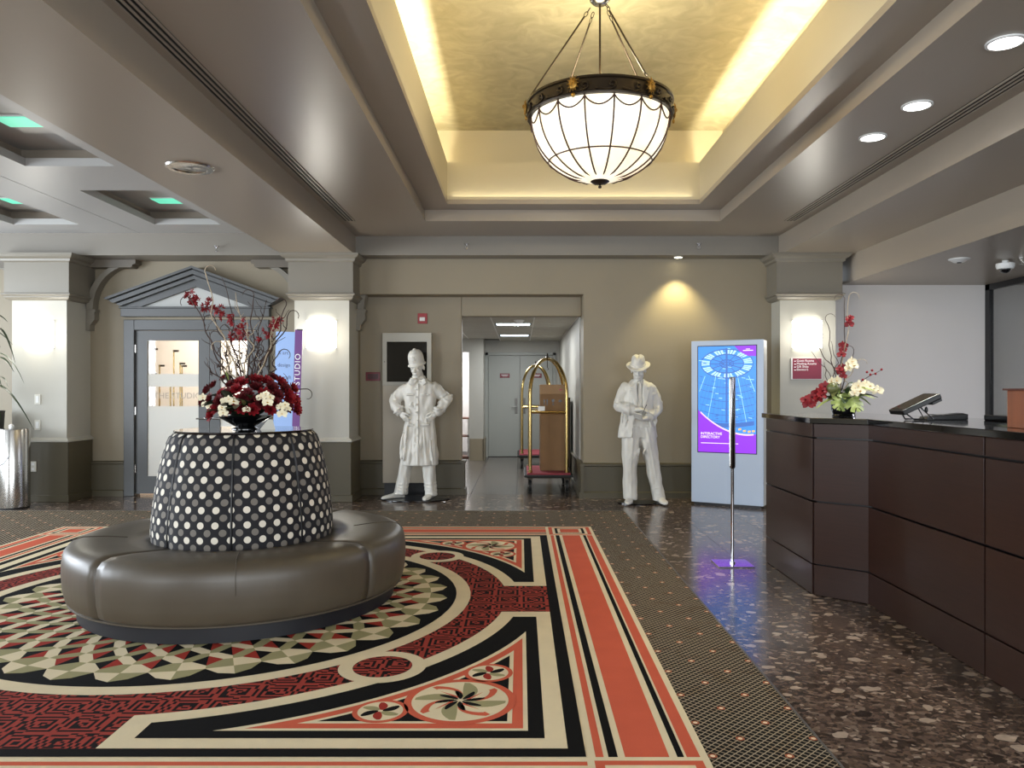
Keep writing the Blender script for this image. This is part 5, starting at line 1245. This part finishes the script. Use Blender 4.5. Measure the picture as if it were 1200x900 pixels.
# collar, placket, pocket flaps, belt line, folds
for k in (-1, 1):
    coat.prism([(.048+k*.012, 1.500), (.048+k*.085, 1.515), (.048+k*.110, 1.455), (.048+k*.055, 1.425), (.048+k*.012, 1.475)][::k], -.125, -.075, 'y')
    coat.box(.05+k*.10-.05, .05+k*.10+.05, -.142, -.10, .925, .955); coat.box(.05+k*.095-.045, .05+k*.095+.045, -.140, -.10, 1.305, 1.32)
coat.box(.046, .058, -.168, -.12, .46, 1.0); coat.box(.046, .058, -.138, -.10, 1.0, 1.44)
for k in range(9): coat.ell((.030, -.135 if .44+k*.11 > 1 else -.152, .62+k*.095), (.010, .008, .010), 8, 5)
rnd = random.Random(9)
for k in range(16):
    x = rnd.uniform(-.13, .24); z1_ = rnd.uniform(.72, 1.05); coat.tube([(x+(x-.05)*.0, -.118, z1_), (x+(x-.05)*.08, -.132, z1_-.12), (x+(x-.05)*.16, -.142, z1_-.24), (x+(x-.05)*.22, -.146, z1_-.32)], [.004, .014, .014, .004], 7)
for k in range(8):
    x = rnd.uniform(-.09, .2); z1_ = rnd.uniform(1.05, 1.3); coat.tube([(x, -.115, z1_), (x+rnd.uniform(-.05, .05), -.124, z1_-.07), (x+rnd.uniform(-.06, .06), -.116, z1_-.14)], [.004, .012, .004], 7)
link_mesh(remesh(coat, .0075, 1, (9, .020, .5)), 'coat', M['statue'], s1)
# helmet
hm = MB(); Mh = Matrix.Translation((Hc[0], Hc[1]+.012, Hc[2]+.018)) @ Matrix.Rotation(R_(-14), 4, 'Z') @ Matrix.Rotation(R_(-5), 4, 'Y') @ Matrix.Rotation(R_(16), 4, 'X')
def mapped(mb, Mx): mb.v = [tuple(Mx @ Vector(v)) for v in mb.v]; return mb
hh = MB().lathe([(0, .035), (.096, .030), (.118, .018), (.122, .014), (.120, .026), (.102, .042), (.102, .075), (.102, .11), (.098, .14), (.086, .172), (.062, .198), (.022, .212), (.016, .224), (0, .226)], 32, (0, 0, 0), 0, 2*PI, .93, 1.12)
hh.tube([(.100*C_(2*PI*k/24)*.93, .100*S(2*PI*k/24)*1.12, .06) for k in range(24)], .005, 6, True)
hh.ell((0, -.113, .105), (.026, .010, .034)); 
for k in range(8): hh.ell((.026*C_(k*PI/4), -.113, .105+.034*S(k*PI/4)), (.008, .007, .010), 6, 4)
link_mesh(remesh(mapped(hh, Mh), .005, 1), 'helmet', M['statue'], s1)
# ---- hatted man writing in a notebook
s2 = thing('statue', 'white statue in a brimmed hat and open suit, writing in a small notebook', 'statue', (1.466, 9.30, 0))
m = MB(); m.lathe([(0, 0), (.305, 0), (.31, .004), (.31, .012), (0, .015)], 40, (.02, .03, 0), 0, 2*PI, 1, .6); m.build('base_plate', M['black_gloss'], s2, smooth=True)
body = MB(); Hc2 = (-.048, -.055, 1.61)
chain(body, [(-.04, .01, 1.42, .065), (-.045, -.015, 1.53, .056)])
head(body, Hc2, R_(-12), R_(18), 1.06)
rings_loft(body, [(.86, -.04, 0, .15, .11), (1.05, -.045, 0, .145, .10), (1.25, -.04, 0, .165, .11), (1.40, -.04, .005, .15, .09), (1.44, -.04, .01, .07, .07)])
chain(body, [(-.12, 0, .88, .095), (-.145, -.01, .48, .06), (-.135, 0, .10, .04)]); chain(body, [(.05, 0, .88, .095), (.14, -.01, .48, .06), (.205, 0, .10, .04)])
chain(body, [(-.19, 0, 1.34, .05), (-.255, .0, 1.16, .042), (-.10, -.22, 1.135, .027)]); chain(body, [(.11, 0, 1.34, .05), (.155, .0, 1.11, .042), (.03, -.18, 1.03, .027)])
hand(body, (-.105, -.215, 1.135), (.9, -.3, .08), 1, (.0, .25, -1), .42, 1.0); hand(body, (.045, -.17, 1.035), (-.92, -.35, -.14), 1, (.0, -.1, 1), .30, 1.0)
link_mesh(remesh(body, .0065, 2), 'body', M['statue'], s2)
tr_ = MB()
for P in (((-.115, 0, .93, .135), (-.130, -.01, .74, .118), (-.143, -.01, .45, .092), (-.142, -.005, .24, .086), (-.135, 0, .05, .090)), ((.035, 0, .93, .135), (.075, -.01, .74, .112), (.135, -.01, .45, .088), (.17, -.005, .24, .082), (.207, 0, .035, .086))):
    data = []
    for i in range(len(P)-1):
        for k in range(5): t_ = k/5; data.append((lerp(P[i][2], P[i+1][2], t_), lerp(P[i][0], P[i+1][0], t_), P[i][1], lerp(P[i][3], P[i+1][3], t_)*.92, lerp(P[i][3], P[i+1][3], t_), .02))
    q = P[-1]; data.append((q[2], q[0], q[1], q[3]*.92, q[3], .02)); rings_loft(tr_, data, 36, fn=5, ph=.4)
    tr_.tube([(q_[0], q_[1]-q_[3]*.98, q_[2]) for q_ in P], [.008]*5, 6)
    for k in range(3): z = .09+.05*k; xx = lerp(q[0], P[-2][0], (z-.03)/.2); tr_.tube([(xx+.08*C_(w2), .086*S(w2), z+.015*S(w2*2+k*2)) for w2 in [PI+PI*j/8 for j in range(9)]], [.003, .006, .009, .010, .010, .010, .009, .006, .003], 6)
rings_loft(tr_, [(.80, -.04, 0, .15, .115), (.93, -.042, 0, .165, .12), (1.0, -.045, 0, .155, .115), (1.02, -.045, 0, .148, .11)])
rnd = random.Random(4)
for k in range(8):
    x = rnd.uniform(-.16, .10); z1_ = rnd.uniform(.62, .93); tr_.tube([(x, -.105, z1_), (x-.03, -.112, z1_-.06), (x-.04, -.10, z1_-.13)], [.003, .010, .003], 6)
link_mesh(remesh(tr_, .008, 2, (12, .013, .35)), 'trousers', M['statue'], s2)
for a_ in (((-.135, .03, .014), R_(-14)), ((.215, .02, .014), R_(6))): link_mesh(remesh(shoe(MB(), *a_), .006, 2), 'shoe', M['statue'], s2)
jk = MB()
# open jacket: back shell plus two front panels
def arcring(z, cx, a_, b_, t0, t1, th, n=26):
    out = []
    for i in range(n+1): t_ = lerp(t0, t1, i/n); out.append((cx+a_*C_(t_), b_*S(t_), z))
    for i in range(n, -1, -1): t_ = lerp(t0, t1, i/n); out.append((cx+(a_-th)*C_(t_), (b_-th)*S(t_), z))
    return out
rz_ = []
for z, cx, a_, b_, op_l, op_r in ((.80, -.055, .235, .165, .38, .86), (.81, -.055, .238, .168, .38, .85), (.90, -.052, .222, .158, .35, .74), (1.0, -.048, .205, .146, .30, .66), (1.10, -.045, .192, .138, .26, .45), (1.20, -.042, .19, .134, .24, .30), (1.30, -.042, .20, .134, .24, .24), (1.37, -.042, .205, .124, .20, .20), (1.41, -.042, .195, .110, .16, .16), (1.445, -.042, .150, .095, .14, .14), (1.475, -.042, .10, .082, .14, .14), (1.50, -.042, .080, .078, .2, .2)):
    rz_.append(arcring(z, cx, a_, b_, -PI/2+op_r, 1.5*PI-op_l, .022))
jk.loft(rz_)
for A in (((-.185, 0, 1.385, .078), (-.250, .005, 1.29, .074), (-.278, .0, 1.18, .070), (-.20, -.10, 1.15, .062), (-.135, -.19, 1.138, .054)), ((.105, 0, 1.375, .078), (.155, .005, 1.27, .074), (.182, .0, 1.135, .070), (.12, -.09, 1.08, .062), (.07, -.145, 1.048, .054))):
    chain(jk, A); wrinkles(jk, A[0][:3], A[2][:3], .074, 4); wrinkles(jk, A[2][:3], A[4][:3], .064, 4)
for k in (-1, 1):  # lapels
    jk.prism([(-.042+k*.035, 1.455), (-.042+k*.105, 1.40), (-.042+k*.085, 1.375), (-.042+k*.118, 1.36), (-.042+k*.055, 1.14), (-.042+k*.035, 1.16)][::k], -.146, -.105, 'y')
rnd = random.Random(2)
for k in range(12):
    x = rnd.choice((rnd.uniform(-.25, -.13), rnd.uniform(.08, .16))); z1_ = rnd.uniform(.95, 1.3); jk.tube([(x, -.10, z1_), (x+rnd.uniform(-.02, .02), -.115, z1_-.07), (x, -.11, z1_-.15)], [.003, .012, .003], 6)
link_mesh(remesh(jk, .0075, 1, (10, .018, .5)), 'jacket', M['statue'], s2)
shirt = MB(); rings_loft(shirt, [(1.0, -.045, 0, .15, .115), (1.2, -.043, 0, .16, .118), (1.36, -.042, 0, .15, .11), (1.44, -.042, 0, .09, .085), (1.475, -.042, -.002, .068, .068)]); 
shirt.prism([(-.062, 1.45), (-.022, 1.45), (-.016, 1.30), (-.020, 1.08), (-.042, 1.05), (-.066, 1.08), (-.068, 1.30)], -.137, -.09, 'y'); shirt.ell((-.042, -.10, 1.455), (.022, .020, .018))
link_mesh(remesh(shirt, .007, 2, (12, .003, 1)), 'shirt_and_tie', M['statue'], s2)
Mh = Matrix.Translation((Hc2[0], Hc2[1]+.01, Hc2[2]+.012)) @ Matrix.Rotation(R_(-12), 4, 'Z') @ Matrix.Rotation(R_(22), 4, 'X')
hh = MB().lathe([(0, .045), (.095, .040), (.150, .028), (.165, .034), (.163, .042), (.105, .055), (.098, .075), (.094, .12), (.086, .155), (.06, .172), (0, .168)], 36, (0, 0, 0), 0, 2*PI, .88, 1.08)
hh.v = [(x*(1-.35*max(0, z-.10)/.07*(1 if y < 0 else .2)), y, z-(.016*max(0, 1-abs(x)/.03) if z > .14 else 0)+(.018*abs(x)/.15 if z < .05 and abs(x) > .09 else 0)) for x, y, z in hh.v]
hh.tube([(.103*C_(2*PI*k/24)*.88, .103*S(2*PI*k/24)*1.08, .066) for k in range(24)], .006, 6, True)
link_mesh(remesh(mapped(hh, Mh), .005, 1), 'hat', M['statue'], s2)
nb = thing('notebook', None, None, (-.085, -.27, 1.065)); nb.parent = s2; nb.rotation_euler = (R_(-30), R_(14), R_(-20))
MB().box(-.05, .05, -.065, .065, -.008, .004).build('cover', M['statue'], nb, bevel=.002); MB().box(-.046, .046, -.06, .06, .004, .006).build('page', mat('notebook_grey', srgb(160, 158, 150), .6), nb)
MB().tube([(.01, -.30, 1.20), (-.035, -.27, 1.085)], [.005, .002], 6).build('pen', mat('pen_dark', srgb(70, 62, 58), .5), s2)
